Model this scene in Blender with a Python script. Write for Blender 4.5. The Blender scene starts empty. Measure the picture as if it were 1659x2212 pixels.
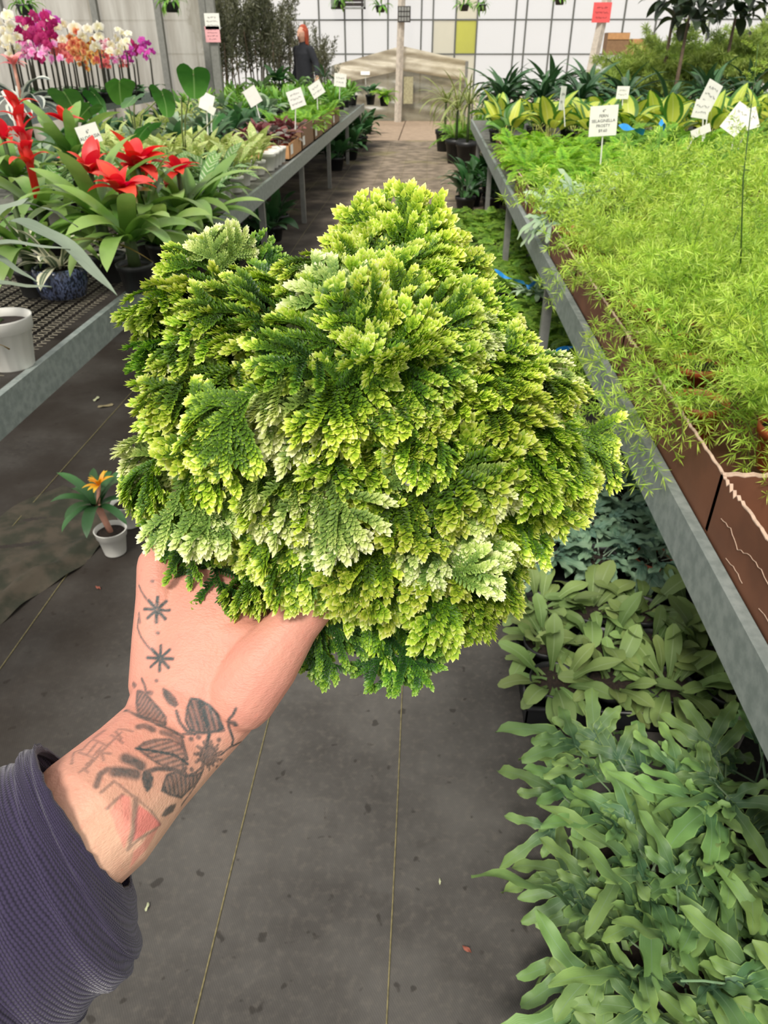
import bpy, bmesh, math, random
import numpy as np
from mathutils import Vector, Matrix, Euler
random.seed(7)
rng = np.random.default_rng(7)
sc = bpy.context.scene
COL = sc.collection
PI = math.pi
R_ = math.radians

# ---------------------------------------------------------------- camera
FPX, CX, CY = 1560.0, 829.5, 1106.0            # focal length in pixels of the 1659 x 2212 frame
CAM_H = 1.35
_d = Vector((935 - CX, -(105 - CY), -FPX)).normalized()      # aisle direction seen from the camera
_Z = Vector((0, -_d.z, _d.y)).normalized()
_X = _d.cross(_Z)
CAM_R = Matrix((_X, _d, _Z))                    # world = CAM_R @ cam
CAM_P = Vector((0, 0, CAM_H))
cd = bpy.data.cameras.new('camera')
cam = bpy.data.objects.new('camera', cd)
COL.objects.link(cam)
cam.matrix_world = Matrix.Translation(CAM_P) @ CAM_R.to_4x4()
cd.sensor_fit = 'HORIZONTAL'
cd.sensor_width = 36.0
cd.lens = FPX / 1659.0 * 36.0
cd.clip_start = 0.02
cd.clip_end = 200
cd.dof.use_dof = True
cd.dof.focus_distance = 0.42
cd.dof.aperture_fstop = 34.0
sc.camera = cam

# ---------------------------------------------------------------- world, sun, exposure
w = bpy.data.worlds.new('overcast_sky')
sc.world = w
w.use_nodes = True
bg = w.node_tree.nodes['Background']
bg.inputs[0].default_value = (1.0, 0.985, 0.955, 1)
bg.inputs[1].default_value = 0.95
sl = bpy.data.lights.new('sun', 'SUN')
sl.energy = 3.5
sl.angle = R_(14)
sl.color = (1.0, 0.95, 0.86)
so = bpy.data.objects.new('sun', sl)
COL.objects.link(so)
so.rotation_euler = (R_(38), R_(-14), R_(0))
sc.view_settings.view_transform = 'Standard'
sc.view_settings.look = 'None'
sc.view_settings.gamma = 1.0
sc.view_settings.use_curve_mapping = False
sc.view_settings.exposure = 0.0

# ---------------------------------------------------------------- helpers: places
def ray(px, py):
    return CAM_R @ Vector((px - CX, -(py - CY), -FPX))
def at_z(px, py, z):
    r = ray(px, py); return CAM_P + r * ((z - CAM_H) / r.z)
def at_y(px, py, y):
    r = ray(px, py); return CAM_P + r * (y / r.y)
def at_d(px, py, d):
    return CAM_P + ray(px, py) * (d / FPX)

# ---------------------------------------------------------------- helpers: objects
def tag(o, label=None, cat=None, group=None, kind=None):
    if label: o['label'] = label
    if cat: o['category'] = cat
    if group: o['group'] = group
    if kind: o['kind'] = kind
    return o
def thing(name, label, cat, loc=(0, 0, 0), rz=0, group=None):
    o = bpy.data.objects.new(name, None)
    COL.objects.link(o)
    o.empty_display_size = 0.05
    o.location = loc; o.rotation_euler = (0, 0, rz)
    return tag(o, label, cat, group)
def ob(name, me, parent=None, loc=(0, 0, 0), rot=(0, 0, 0), scale=1.0):
    o = bpy.data.objects.new(name, me)
    COL.objects.link(o)
    o.location = loc; o.rotation_euler = rot
    o.scale = (scale,) * 3 if isinstance(scale, (int, float)) else scale
    if parent is not None: o.parent = parent
    return o
def mesh(name, V, F, mat=None, uv=None, col=None, smooth=True):
    me = bpy.data.meshes.new(name)
    V = np.asarray(V, dtype=np.float64).reshape(-1, 3)
    me.from_pydata(V.tolist(), [], [tuple(f) for f in F])
    n = len(me.loops)
    li = np.empty(n, dtype=np.int32); me.loops.foreach_get('vertex_index', li)
    if uv is not None:
        ul = me.uv_layers.new(name='UVMap')
        ul.data.foreach_set('uv', np.asarray(uv, dtype=np.float32)[li].ravel())
    if col is not None:
        c = np.asarray(col, dtype=np.float32)
        if c.ndim == 1: c = np.stack([c, c, c], 1)
        c = np.concatenate([c, np.ones((len(c), 1), np.float32)], 1)
        a = me.color_attributes.new('Col', 'FLOAT_COLOR', 'POINT')
        a.data.foreach_set('color', c.ravel())
    if smooth:
        me.polygons.foreach_set('use_smooth', np.ones(len(me.polygons), dtype=bool))
    if mat: me.materials.append(mat)
    me.update()
    return me
class MB:
    """collects boxes and tubes of one part"""
    def __init__(s): s.V = []; s.F = []
    def add(s, V, F):
        b = len(s.V); s.V += [tuple(v) for v in V]; s.F += [tuple(i + b for i in f) for f in F]; return s
    def box(s, x0, x1, y0, y1, z0, z1):
        V = [(x, y, z) for z in (z0, z1) for y in (y0, y1) for x in (x0, x1)]
        return s.add(V, [(0, 2, 3, 1), (4, 5, 7, 6), (0, 1, 5, 4), (2, 6, 7, 3), (0, 4, 6, 2), (1, 3, 7, 5)])
    def tube(s, pts, r, n=6, cap=True):
        pts = [Vector(p) for p in pts]; m = len(pts)
        rs = r if isinstance(r, (list, tuple)) else [r] * m
        V = []; up = None
        for i, p in enumerate(pts):
            t = (pts[min(i + 1, m - 1)] - pts[max(i - 1, 0)]).normalized()
            if up is None: up = Vector((0, 0, 1)) if abs(t.z) < .9 else Vector((1, 0, 0))
            a = t.cross(up).normalized(); b = a.cross(t).normalized(); up = b
            for k in range(n):
                an = 2 * PI * k / n
                V.append(p + (a * math.cos(an) + b * math.sin(an)) * rs[i])
        F = [(i * n + k, i * n + (k + 1) % n, (i + 1) * n + (k + 1) % n, (i + 1) * n + k) for i in range(m - 1) for k in range(n)]
        if cap: F += [tuple(range(n))[::-1], tuple(range((m - 1) * n, m * n))]
        return s.add(V, F)
    def lathe(s, prof, n=24, c=(0, 0, 0), cap0=True, cap1=True):
        V = [(c[0] + r * math.cos(2 * PI * k / n), c[1] + r * math.sin(2 * PI * k / n), c[2] + z) for r, z in prof for k in range(n)]
        m = len(prof)
        F = [(i * n + k, i * n + (k + 1) % n, (i + 1) * n + (k + 1) % n, (i + 1) * n + k) for i in range(m - 1) for k in range(n)]
        if cap0: F.append(tuple(range(n))[::-1])
        if cap1: F.append(tuple(range((m - 1) * n, m * n)))
        return s.add(V, F)
    def mesh(s, name, mat, smooth=False, uv=None): return mesh(name, s.V, s.F, mat, uv=uv, smooth=smooth)
    def ob(s, name, mat, parent=None, smooth=False, loc=(0, 0, 0), rot=(0, 0, 0), scale=1.0):
        return ob(name, s.mesh(name, mat, smooth), parent, loc, rot, scale)
def struct(o): o['kind'] = 'structure'; return o
_cache = {}
def cached(key, fn):
    if key not in _cache: _cache[key] = fn()
    return _cache[key]

# ---------------------------------------------------------------- helpers: materials
class NT:
    def __init__(s, name):
        m = bpy.data.materials.new(name); m.use_nodes = True
        s.m = m; s.t = m.node_tree; s.p = s.t.nodes['Principled BSDF']; s.out = s.t.nodes['Material Output']
    def n(s, ty, **kw):
        nd = s.t.nodes.new(ty)
        for k, v in kw.items():
            if k.startswith('i_'):
                key = k[2:]; key = int(key) if key.isdigit() else key
                s.set(nd.inputs[key], v)
            else: setattr(nd, k, v)
        return nd
    def set(s, sock, v):
        if isinstance(v, bpy.types.NodeSocket): s.t.links.new(v, sock)
        elif isinstance(v, bpy.types.Node): s.t.links.new(v.outputs[0], sock)
        else:
            if isinstance(v, (tuple, list)) and len(v) == 3 and sock.type == 'RGBA': v = (*v, 1)
            sock.default_value = v
    def math(s, op, a, b=0.0, c=0.0, clamp=False):
        nd = s.n('ShaderNodeMath', operation=op, use_clamp=clamp)
        s.set(nd.inputs[0], a); s.set(nd.inputs[1], b)
        if op in ('MULTIPLY_ADD', 'SMOOTH_MIN', 'COMPARE'): s.set(nd.inputs[2], c)
        return nd.outputs[0]
    def mix(s, f, a, b, blend='MIX'):
        nd = s.n('ShaderNodeMix', data_type='RGBA', blend_type=blend)
        s.set(nd.inputs[0], f); s.set(nd.inputs[6], a); s.set(nd.inputs[7], b)
        return nd.outputs[2]
    def smooth(s, v, lo, hi):
        nd = s.n('ShaderNodeMapRange', interpolation_type='SMOOTHSTEP', clamp=True)
        s.set(nd.inputs[0], v); nd.inputs[1].default_value = lo; nd.inputs[2].default_value = hi
        return nd.outputs[0]
    def noise(s, scale, detail=3, rough=.55, vec=None, dist=0.0):
        nd = s.n('ShaderNodeTexNoise'); nd.inputs['Scale'].default_value = scale
        nd.inputs['Detail'].default_value = detail; nd.inputs['Roughness'].default_value = rough
        nd.inputs['Distortion'].default_value = dist
        s.set(nd.inputs['Vector'], vec if vec is not None else s.coord('Object'))
        return nd.outputs[0]
    def coord(s, which):
        return s.n('ShaderNodeTexCoord').outputs[which]
    def uvmap(s): return s.n('ShaderNodeUVMap').outputs[0]
    def mapping(s, vec, scale=(1, 1, 1), rot=(0, 0, 0)):
        nd = s.n('ShaderNodeMapping'); s.set(nd.inputs[0], vec); nd.inputs['Scale'].default_value = scale; nd.inputs['Rotation'].default_value = rot
        return nd.outputs[0]
    def sep(s, v):
        nd = s.n('ShaderNodeSeparateXYZ'); s.set(nd.inputs[0], v); return nd.outputs
    def rnd(s): return s.n('ShaderNodeObjectInfo').outputs['Random']
    def hsv(s, c, h=.5, sat=1.0, val=1.0):
        nd = s.n('ShaderNodeHueSaturation'); s.set(nd.inputs['Color'], c); s.set(nd.inputs['Hue'], h); s.set(nd.inputs['Saturation'], sat); s.set(nd.inputs['Value'], val)
        return nd.outputs[0]
    def bump(s, h, strength=.3, dist=.002):
        nd = s.n('ShaderNodeBump'); nd.inputs['Strength'].default_value = strength; nd.inputs['Distance'].default_value = dist
        s.set(nd.inputs['Height'], h); s.t.links.new(nd.outputs[0], s.p.inputs['Normal']); return nd
    def base(s, c): s.set(s.p.inputs['Base Color'], c)
    def rough(s, v): s.set(s.p.inputs['Roughness'], v)
    def translucent(s, fac, c, transparent=0.0):
        tl = s.n('ShaderNodeBsdfTranslucent'); s.set(tl.inputs[0], c)
        mx = s.n('ShaderNodeMixShader'); mx.inputs[0].default_value = fac
        s.t.links.new(s.p.outputs[0], mx.inputs[1]); s.t.links.new(tl.outputs[0], mx.inputs[2])
        last = mx
        if transparent:
            tr = s.n('ShaderNodeBsdfTransparent'); m2 = s.n('ShaderNodeMixShader'); s.set(m2.inputs[0], transparent)
            s.t.links.new(mx.outputs[0], m2.inputs[1]); s.t.links.new(tr.outputs[0], m2.inputs[2]); last = m2
        s.t.links.new(last.outputs[0], s.out.inputs[0])
def srgb(r, g, b):
    f = lambda v: (v / 255 / 12.92) if v / 255 <= .04045 else ((v / 255 + .055) / 1.055) ** 2.4
    return (f(r), f(g), f(b))
def plain(name, c, rough=.6, metal=0.0, var=.25, nscale=30, bump=0.0, bscale=200, spec=.5, objvar=0.0, c2=None):
    t = NT(name)
    nz = t.noise(nscale, 4)
    lo = tuple(x * (1 - var) for x in c) if c2 is None else c2
    col = t.mix(t.smooth(nz, .35, .65), lo, c)
    if objvar: col = t.hsv(col, .5, 1, t.math('MULTIPLY_ADD', t.rnd(), objvar * 2, 1 - objvar))
    t.base(col); t.rough(rough); t.p.inputs['Metallic'].default_value = metal
    t.p.inputs['Specular IOR Level'].default_value = spec
    if bump: t.bump(t.noise(bscale, 3), bump, .001)
    return t.m
def leafmat(name, c0, c1, edge=None, edge_at=.8, vein=None, vein_w=.08, transl=.22, rough=.42, objvar=.22, hue=.02, stripes=None, blotch=None, sidev=None):
    """c0 at the leaf base, c1 at the tip; edge: margin colour; vein: midrib colour; stripes: (colour, count); sidev: side vein colour"""
    t = NT(name)
    x, y, _ = t.sep(t.uvmap())
    u = t.math('ABSOLUTE', t.math('MULTIPLY_ADD', x, 2, -1))
    nz = t.noise(14, 3)
    col = t.mix(t.smooth(t.math('ADD', y, t.math('MULTIPLY_ADD', nz, .5, -.25)), .1, .95), c0, c1)
    if blotch:
        col = t.mix(t.smooth(t.noise(blotch[1], 3, vec=t.mapping(t.uvmap(), (1, 3, 1))), blotch[2], blotch[2] + .08), col, blotch[0])
    if sidev:
        s_ = t.math('SINE', t.math('MULTIPLY', t.math('SUBTRACT', y, t.math('MULTIPLY', u, .12)), 60))
        col = t.mix(t.math('MULTIPLY', t.smooth(s_, .3, 1), .6), col, sidev)
    if stripes:
        s_ = t.math('SINE', t.math('MULTIPLY', x, stripes[1] * 2 * PI))
        col = t.mix(t.smooth(s_, -.1, .35), col, stripes[0])
    if edge: col = t.mix(t.smooth(t.math('ADD', u, t.math('MULTIPLY_ADD', nz, .3, -.15)), edge_at - .05, edge_at + .08), col, edge)
    if vein: col = t.mix(t.math('SUBTRACT', 1, t.smooth(u, vein_w * .4, vein_w)), col, vein)
    r = t.rnd()
    col = t.hsv(col, t.math('MULTIPLY_ADD', r, hue, .5 - hue / 2), 1, t.math('MULTIPLY_ADD', t.math('FRACT', t.math('MULTIPLY', r, 7.31)), objvar * 2, 1 - objvar))
    t.base(col); t.rough(rough)
    t.bump(t.math('ADD', t.noise(60, 2), t.math('MULTIPLY', t.math('SINE', t.math('MULTIPLY', x, 90)), .15)), .25, .002)
    t.translucent(transl, t.hsv(col, .49, 1.05, 1.25))
    return t.m
def colmat(name, stops, transl=.2, rough=.5, objvar=.15, hue=.015, sat=1.0):
    """colour by the 'Col' attribute (red = position along the shoot)"""
    t = NT(name)
    a = t.n('ShaderNodeAttribute', attribute_name='Col')
    r_, g_, b_ = t.sep(a.outputs['Color'])
    cr = t.n('ShaderNodeValToRGB'); t.set(cr.inputs[0], r_)
    el = cr.color_ramp.elements
    while len(el) < len(stops): el.new(.5)
    for e, (p, c) in zip(el, stops): e.position = p; e.color = (*c, 1)
    r = t.rnd()
    col = t.hsv(cr.outputs[0], t.math('MULTIPLY_ADD', r, hue, .5 - hue / 2), sat, t.math('MULTIPLY_ADD', t.math('FRACT', t.math('MULTIPLY', r, 5.17)), objvar * 2, 1 - objvar))
    t.base(col); t.rough(rough)
    t.translucent(transl, t.hsv(col, .49, 1.05, 1.2))
    return t.m
# ================================================================ the held frosty fern
FERN_D = 0.42
FC = at_d(795, 950, FERN_D)
RIGHT = CAM_R @ Vector((1, 0, 0)); UPV = CAM_R @ Vector((0, 1, 0)); TOW = CAM_R @ Vector((0, 0, 1))
stops = [(0.0, srgb(34, 60, 16)), (.35, srgb(82, 122, 26)), (.60, srgb(148, 182, 42)), (.82, srgb(208, 222, 88)), (1.0, srgb(244, 244, 180))]
M_frost = colmat('frosty_fern_green', stops, transl=.25, rough=.5, objvar=.2, hue=.02)
stops2 = [(0.0, srgb(60, 92, 40)), (.35, srgb(128, 160, 70)), (.62, srgb(196, 212, 120)), (.85, srgb(232, 236, 178)), (1.0, srgb(248, 246, 222))]
M_frost2 = colmat('frosty_fern_cream', stops2, transl=.25, rough=.55, objvar=.1, hue=.02)
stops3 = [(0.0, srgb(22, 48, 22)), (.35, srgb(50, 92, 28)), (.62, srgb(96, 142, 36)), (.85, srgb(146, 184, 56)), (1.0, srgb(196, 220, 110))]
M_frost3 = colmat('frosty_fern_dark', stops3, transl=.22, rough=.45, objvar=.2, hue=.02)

def spray_mesh(name, seed, L=.05, nb=5, spread=46, droop=.5, mat=None, bushy=1.0, flat=.75):
    g = np.random.default_rng(seed)
    V = []; Fc = []; C = []
    def leaf(p, d, nrm, l, wd, c0, c1):
        d = d / np.linalg.norm(d)
        s = np.cross(d, nrm); s /= (np.linalg.norm(s) + 1e-9); n2 = np.cross(s, d)
        b = len(V)
        V.extend([p, p + d * l * .5 - s * wd + n2 * l * .10, p + d * l * .42 - n2 * l * .06, p + d * l * .5 + s * wd + n2 * l * .10,
                  p + d * l * .82 - s * wd * .55 + n2 * l * .16, p + d * l * .82 + s * wd * .55 + n2 * l * .16, p + d * l * 1.04 + n2 * l * .26])
        Fc.extend([(b, b + 2, b + 1), (b, b + 3, b + 2), (b + 1, b + 2, b + 4), (b + 2, b + 3, b + 5), (b + 2, b + 5, b + 6, b + 4)])
        m = (c0 + c1) / 2
        C.extend([c0, m + .06, m - .1, m + .06, c1, c1, min(1, c1 + .14)])
    def shoot(p, d, nrm, l, tip=True, tone=1.0):
        d = d / np.linalg.norm(d); n = max(4, int(l / .00115))
        pos = p.copy(); side = np.cross(d, nrm); side /= np.linalg.norm(side)
        bend = g.normal(0, .25); pts = [pos.copy()]
        for i in range(n):
            t = i / (n - 1)
            d = d - nrm * (droop * .9 / n) + side * bend / n; d /= np.linalg.norm(d)
            nn = nrm - d * np.dot(nrm, d); nn /= np.linalg.norm(nn)
            side = np.cross(d, nn)
            pos = pos + d * (l / n); pts.append(pos.copy())
            tt = t ** 1.9 * tone
            open_ = 58 - 22 * t + g.normal(0, 6)
            a = math.radians(open_); ll = (.0036 + .0008 * t) * g.uniform(.85, 1.15)
            k = -1 if i % 2 else 1
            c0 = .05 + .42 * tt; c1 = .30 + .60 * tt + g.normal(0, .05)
            if t < .92:
                leaf(pos, d * math.cos(a) + side * k * math.sin(a) + nn * .12, nn, ll, ll * .27, c0, c1)
                if i % 2 == 0: leaf(pos, d * math.cos(a) - side * k * math.sin(a) + nn * .05, nn, ll * .9, ll * .25, c0, c1)
                b_ = math.radians(30); leaf(pos, d * math.cos(b_) + nn * math.sin(b_) + side * k * .3, nn - d * .4, ll * .68, ll * .22, c0 + .05, c1 + .05)
                if i % 2: leaf(pos, d * math.cos(b_) - nn * math.sin(b_) - side * k * .3, -nn - d * .4, ll * .62, ll * .22, c0 * .8, c1 * .8)
        if tip:
            for q in range(9):
                an = q * 2.4; rr = .25 + .09 * q
                dd = d * (1.15 - .05 * q) + (side * math.cos(an) + nn * math.sin(an) * .8) * rr
                ll = .0044 * g.uniform(.85, 1.1)
                leaf(pos - d * .0008 * q, dd, nn * 1.0 - d * .5 + (side * math.cos(an) + nn * math.sin(an)) * .01, ll, ll * .33, .5 * tone, (.88 + g.normal(0, .06)) * tone)
        return pts
    n0 = np.array([0, 0, 1.]); d0 = np.array([0, 1., 0])
    main = shoot(np.zeros(3), d0, n0, L, True)
    m = len(main)
    for i in range(nb):
        s = .18 + .66 * i / max(1, nb - 1) + g.normal(0, .02)
        k = 1 if i % 2 else -1
        for kk in ((k, -k) if bushy > .8 else (k,)):
            idx = min(m - 2, max(1, int(s * m) + (0 if kk == k else 2)))
            dm = main[idx + 1] - main[idx - 1]; dm /= np.linalg.norm(dm)
            an = math.radians(spread + g.normal(0, 7)) * kk
            sd = np.cross(dm, n0)
            nn = n0 + np.array([g.normal(0, .25), g.normal(0, .2), 0])
            lift = g.normal(.12, .22) * (1 - flat) * 3
            dr = dm * math.cos(an) + sd * math.sin(an) + n0 * lift
            bl = L * (1.0 - s) * .85 + .009 + g.normal(0, .0015)
            sub = shoot(main[idx], dr, nn / np.linalg.norm(nn), bl, True)
            if bl > .017:
                ms = len(sub)
                for j, q in enumerate(((.4, 1), (.55, -1), (.72, 1), (.3, -1))[:(4 if bl > .026 else 2)]):
                    ii = min(ms - 2, max(1, int(q[0] * ms)))
                    d2 = sub[ii + 1] - sub[ii - 1]; d2 /= np.linalg.norm(d2)
                    a2 = math.radians(42 + g.normal(0, 6)) * q[1]
                    s2 = np.cross(d2, nn); s2 /= np.linalg.norm(s2)
                    shoot(sub[ii], d2 * math.cos(a2) + s2 * math.sin(a2) + n0 * g.normal(.05, .15), nn / np.linalg.norm(nn), bl * (1 - q[0]) * .7 + .007, True)
    return mesh(name, np.array(V), Fc, mat, col=np.clip(np.array(C), 0, 1), smooth=False)

SPR = [spray_mesh('frond', 11 + i, L=.031 + .004 * (i % 4), nb=5 + i % 2, spread=44 + 3 * (i % 3), droop=(.35, .7, 1.1, .5)[i % 4], mat=M_frost) for i in range(8)]
SPRC = [spray_mesh('frond', 31 + i, L=.038, nb=5, spread=42, droop=.9, mat=M_frost2) for i in range(2)]
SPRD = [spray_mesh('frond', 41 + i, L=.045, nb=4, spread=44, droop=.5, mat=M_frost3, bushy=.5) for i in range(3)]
fern = thing('frosty_fern', 'bushy lime green frosty fern with pale tips, held up in the hand', 'plant', tuple(FC - Vector((0, 0, .135))))
fern_origin = Vector(fern.location)
# outline radius (in metres) of the mound around the axis that points to the photographer
_out = [(865, 520), (935, 500), (1010, 560), (1060, 640), (1125, 730), (1235, 815), (1300, 900), (1318, 980), (1300, 1070), (1235, 1140), (1160, 1220), (1100, 1320), (1040, 1430), (880, 1440),
        (740, 1420), (600, 1385), (480, 1305), (405, 1215), (335, 1120), (262, 1040), (275, 890), (295, 780), (352, 672), (432, 612), (505, 565), (575, 560), (650, 545), (730, 515)]
_pol = sorted((math.atan2(950 - y, x - 795), math.hypot(x - 795, y - 950) / FPX * FERN_D) for x, y in _out)
_pa = np.array([p[0] for p in _pol]); _pr = np.array([p[1] for p in _pol])
def out_r(a): return float(np.interp(a, np.concatenate([_pa - 2 * PI, _pa, _pa + 2 * PI]), np.tile(_pr, 3)))
def tip_of(me):
    def f():
        v = np.empty(len(me.vertices) * 3); me.vertices.foreach_get('co', v); v = v.reshape(-1, 3)
        k = v[v[:, 1] > np.percentile(v[:, 1], 96)]; return Vector(k.mean(0)), float(v[:, 1].max())
    return cached(('tip', id(me)), f)
def put_spray(me, tip, dirv, nrm, scale=1.0):
    y = dirv.normalized(); z = (nrm - y * nrm.dot(y)).normalized(); x = y.cross(z)
    M = Matrix((x, y, z)).transposed()
    tv = tip_of(me)[0]
    return ob('frond', me, fern, tuple(tip - M @ (tv * scale) - fern_origin), M.to_euler(), scale)
nS = 0
N = 254
g_ = np.random.default_rng(5)
POLE = Vector((-.02, .30, .95)).normalized()
for i in range(N):
    # even spread over the camera side of the mound and past its rim
    zc = 1 - 1.38 * (i + .5) / N
    an = i * 2.399963
    rr = math.sqrt(max(0, 1 - zc * zc))
    u = Vector((rr * math.cos(an), rr * math.sin(an), zc))
    u = (u + Vector(g_.normal(0, .07, 3))).normalized()
    a = math.atan2(u.y, u.x); ro = out_r(a)
    rad = math.hypot(u.x, u.y)
    depth = .085
    lump = 1 + .06 * math.sin(u.x * 9 + 1.3) * math.cos(u.y * 8 + .4) + g_.normal(0, .085)
    edge_in = 1.0
    pl = Vector((u.x * ro * .92 * (1 - .12 * max(0, u.z)), u.y * ro * .93 * (1 - .12 * max(0, u.z)), u.z * depth)) * lump
    nl = Vector((u.x / .125, u.y / .12, u.z / depth)).normalized()
    tan = (u - POLE * u.dot(POLE))
    tan = tan.normalized() if tan.length > .05 else Vector((0, -1, 0))
    tan = (tan + Vector((0, -.25, 0))).normalized()
    dl = (nl * (.62 if rad < .8 else .45) + tan * .75 + Vector(g_.normal(0, .22, 3))).normalized()
    # fan's upper side looks outwards / to the light
    nm = (nl * .8 + Vector((0, .55, .25)) - tan * .3 + Vector(g_.normal(0, .25, 3))).normalized()
    tw = lambda v: RIGHT * v.x + UPV * v.y + TOW * v.z
    me = SPR[int(g_.integers(0, 8))]
    if g_.random() < .11: me = SPRC[int(g_.integers(0, 2))]
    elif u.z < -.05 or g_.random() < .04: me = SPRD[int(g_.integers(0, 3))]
    sc_ = g_.uniform(.8, 1.2)
    put_spray(me, FC + tw(pl * (1 - .02)), tw(dl), tw(nm), sc_)
    nS += 1
# single shoots that stick out of the mound: tip pixel, depth, direction on the picture (x right, y up, z to camera), kind, size
extra = [((862, 408), .425, (.10, 1, .1), 0, 1.15), ((838, 470), .42, (-.35, 1, .2), 3, .8), ((895, 478), .42, (.3, 1, .2), 1, .7), ((870, 450), .428, (0, 1, .2), 2, 1.0), ((395, 525), .43, (-.5, 1, .1), 2, .8), ((490, 492), .43, (.1, 1, 0), 'c', .8), ((575, 512), .44, (.2, 1, 0), 'd', .8),
         ((960, 520), .43, (.1, 1, .1), 1, .85), ((300, 770), .42, (-1, .3, .1), 'd', .8), ((700, 1478), .40, (.1, -1, .1), 'd', .8), ((650, 1440), .405, (-.1, -1, .1), 'd', .75), ((862, 1496), .395, (.1, -1, .1), 'd', .75), ((835, 1470), .40, (-.2, -1, .2), 'd', .7),
         ((910, 1470), .40, (.3, -1, .1), 'd', .8), ((385, 1265), .40, (-.1, -1, .2), 'd', .8), ((350, 1215), .41, (-.5, -1, .2), 'd', .8), ((320, 1150), .415, (-1, -.5, .1), 'd', .8), ((440, 1330), .40, (-.2, -1, .2), 'd', .85), ((1290, 1075), .41, (.6, -1, .1), 1, .9),
         ((1240, 1130), .40, (.7, -.9, .2), 5, 1.0), ((1190, 1190), .40, (.8, -.7, .2), 6, 1.0), ((1130, 720), .43, (1, .2, .1), 2, 1.0), ((1240, 810), .42, (1, .4, .1), 'c', 1.0), ((520, 790), .375, (-.9, .5, .4), 'c', 1.1), ((545, 850), .37, (-.8, .7, .5), 'c', 1.0),
         ((600, 905), .365, (.9, .1, .4), 'c', .95), ((700, 960), .36, (1, .35, .4), 0, 1.1), ((860, 950), .355, (.1, 1, .3), 'c', .8), ((560, 1060), .36, (.2, -1, .4), 'c', 1.0), ((1120, 930), .36, (1, .4, .3), 0, 1.2), ((990, 880), .36, (.4, 1, .3), 4, 1.2),
         ((1130, 1060), .36, (1, -.1, .3), 'c', .9), ((745, 760), .385, (0, 1, .4), 'c', .8), ((845, 680), .39, (.3, 1, .3), 'c', .9), ((450, 700), .385, (-.3, 1, .4), 'c', 1.1), ((1085, 1180), .365, (.6, .5, .4), 'c', .9), ((500, 1170), .365, (.6, -.6, .4), 'c', 1.0), ((380, 960), .375, (-.8, .2, .4), 'c', 1.0),
         ((1000, 1390), .385, (.5, -1, .3), 1, 1.0), ((740, 1280), .36, (-.1, -1, .5), 1, 1.0), ((840, 1330), .36, (.2, -1, .5), 5, 1.0), ((620, 1290), .36, (-.2, -1, .5), 6, 1.0), ((930, 1290), .36, (.2, -1, .5), 7, 1.0)]
for (p, d, v, k, s) in extra:
    me = SPRC[nS % 2] if k == 'c' else SPRD[nS % 3] if k == 'd' else SPR[k]
    dv = RIGHT * v[0] + UPV * v[1] + TOW * v[2]
    nm = TOW * .75 + UPV * .5 + RIGHT * g_.normal(0, .2)
    put_spray(me, at_d(p[0], p[1], d), dv, nm, s * (1.25 if isinstance(k, int) else 1.05))
    nS += 1
# stems inside the mound, the pot and its soil
M_stem = plain('fern_stem', srgb(60, 78, 34), .7)
mb = MB()
for i in range(46):
    u = Vector((g_.normal(0, 1), g_.normal(0, 1), abs(g_.normal(0, .6)))); u.normalize()
    tgt = FC + RIGHT * u.x * .085 + UPV * u.y * .08 + TOW * u.z * .06 - fern_origin
    b0 = Vector((g_.normal(0, .012), g_.normal(0, .012), .09))
    mid = b0.lerp(tgt, .55) + Vector((0, 0, .012))
    mb.tube([b0, mid, tgt], [.0014, .0012, .0008], 5)
st = mb.ob('stems', M_stem, fern, True); st['kind'] = 'stuff'
M_potg = plain('green_plastic_pot', srgb(52, 70, 52), .5)
M_soil = plain('potting_soil', srgb(46, 34, 26), .95, var=.6, nscale=120, bump=.8, bscale=160)
MB().lathe([(.036, 0), (.038, .001), (.050, .078), (.054, .078), (.056, .094), (.053, .094), (.050, .082)], 32, cap1=False).ob('pot', M_potg, fern, True)
MB().lathe([(.0503, .082), (.035, .088), (.015, .090), (.002, .091)], 24, cap0=False).ob('soil', M_soil, fern, True)
MB().lathe([(.0005, -.0035), (.003, -.002), (.0038, .001), (.0022, .0034), (.0004, .004)], 8).ob('perlite_crumb', plain('perlite', srgb(214, 208, 204), .9), fern, True, loc=tuple(at_d(886, 1036, .345) - fern_origin))
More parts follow.
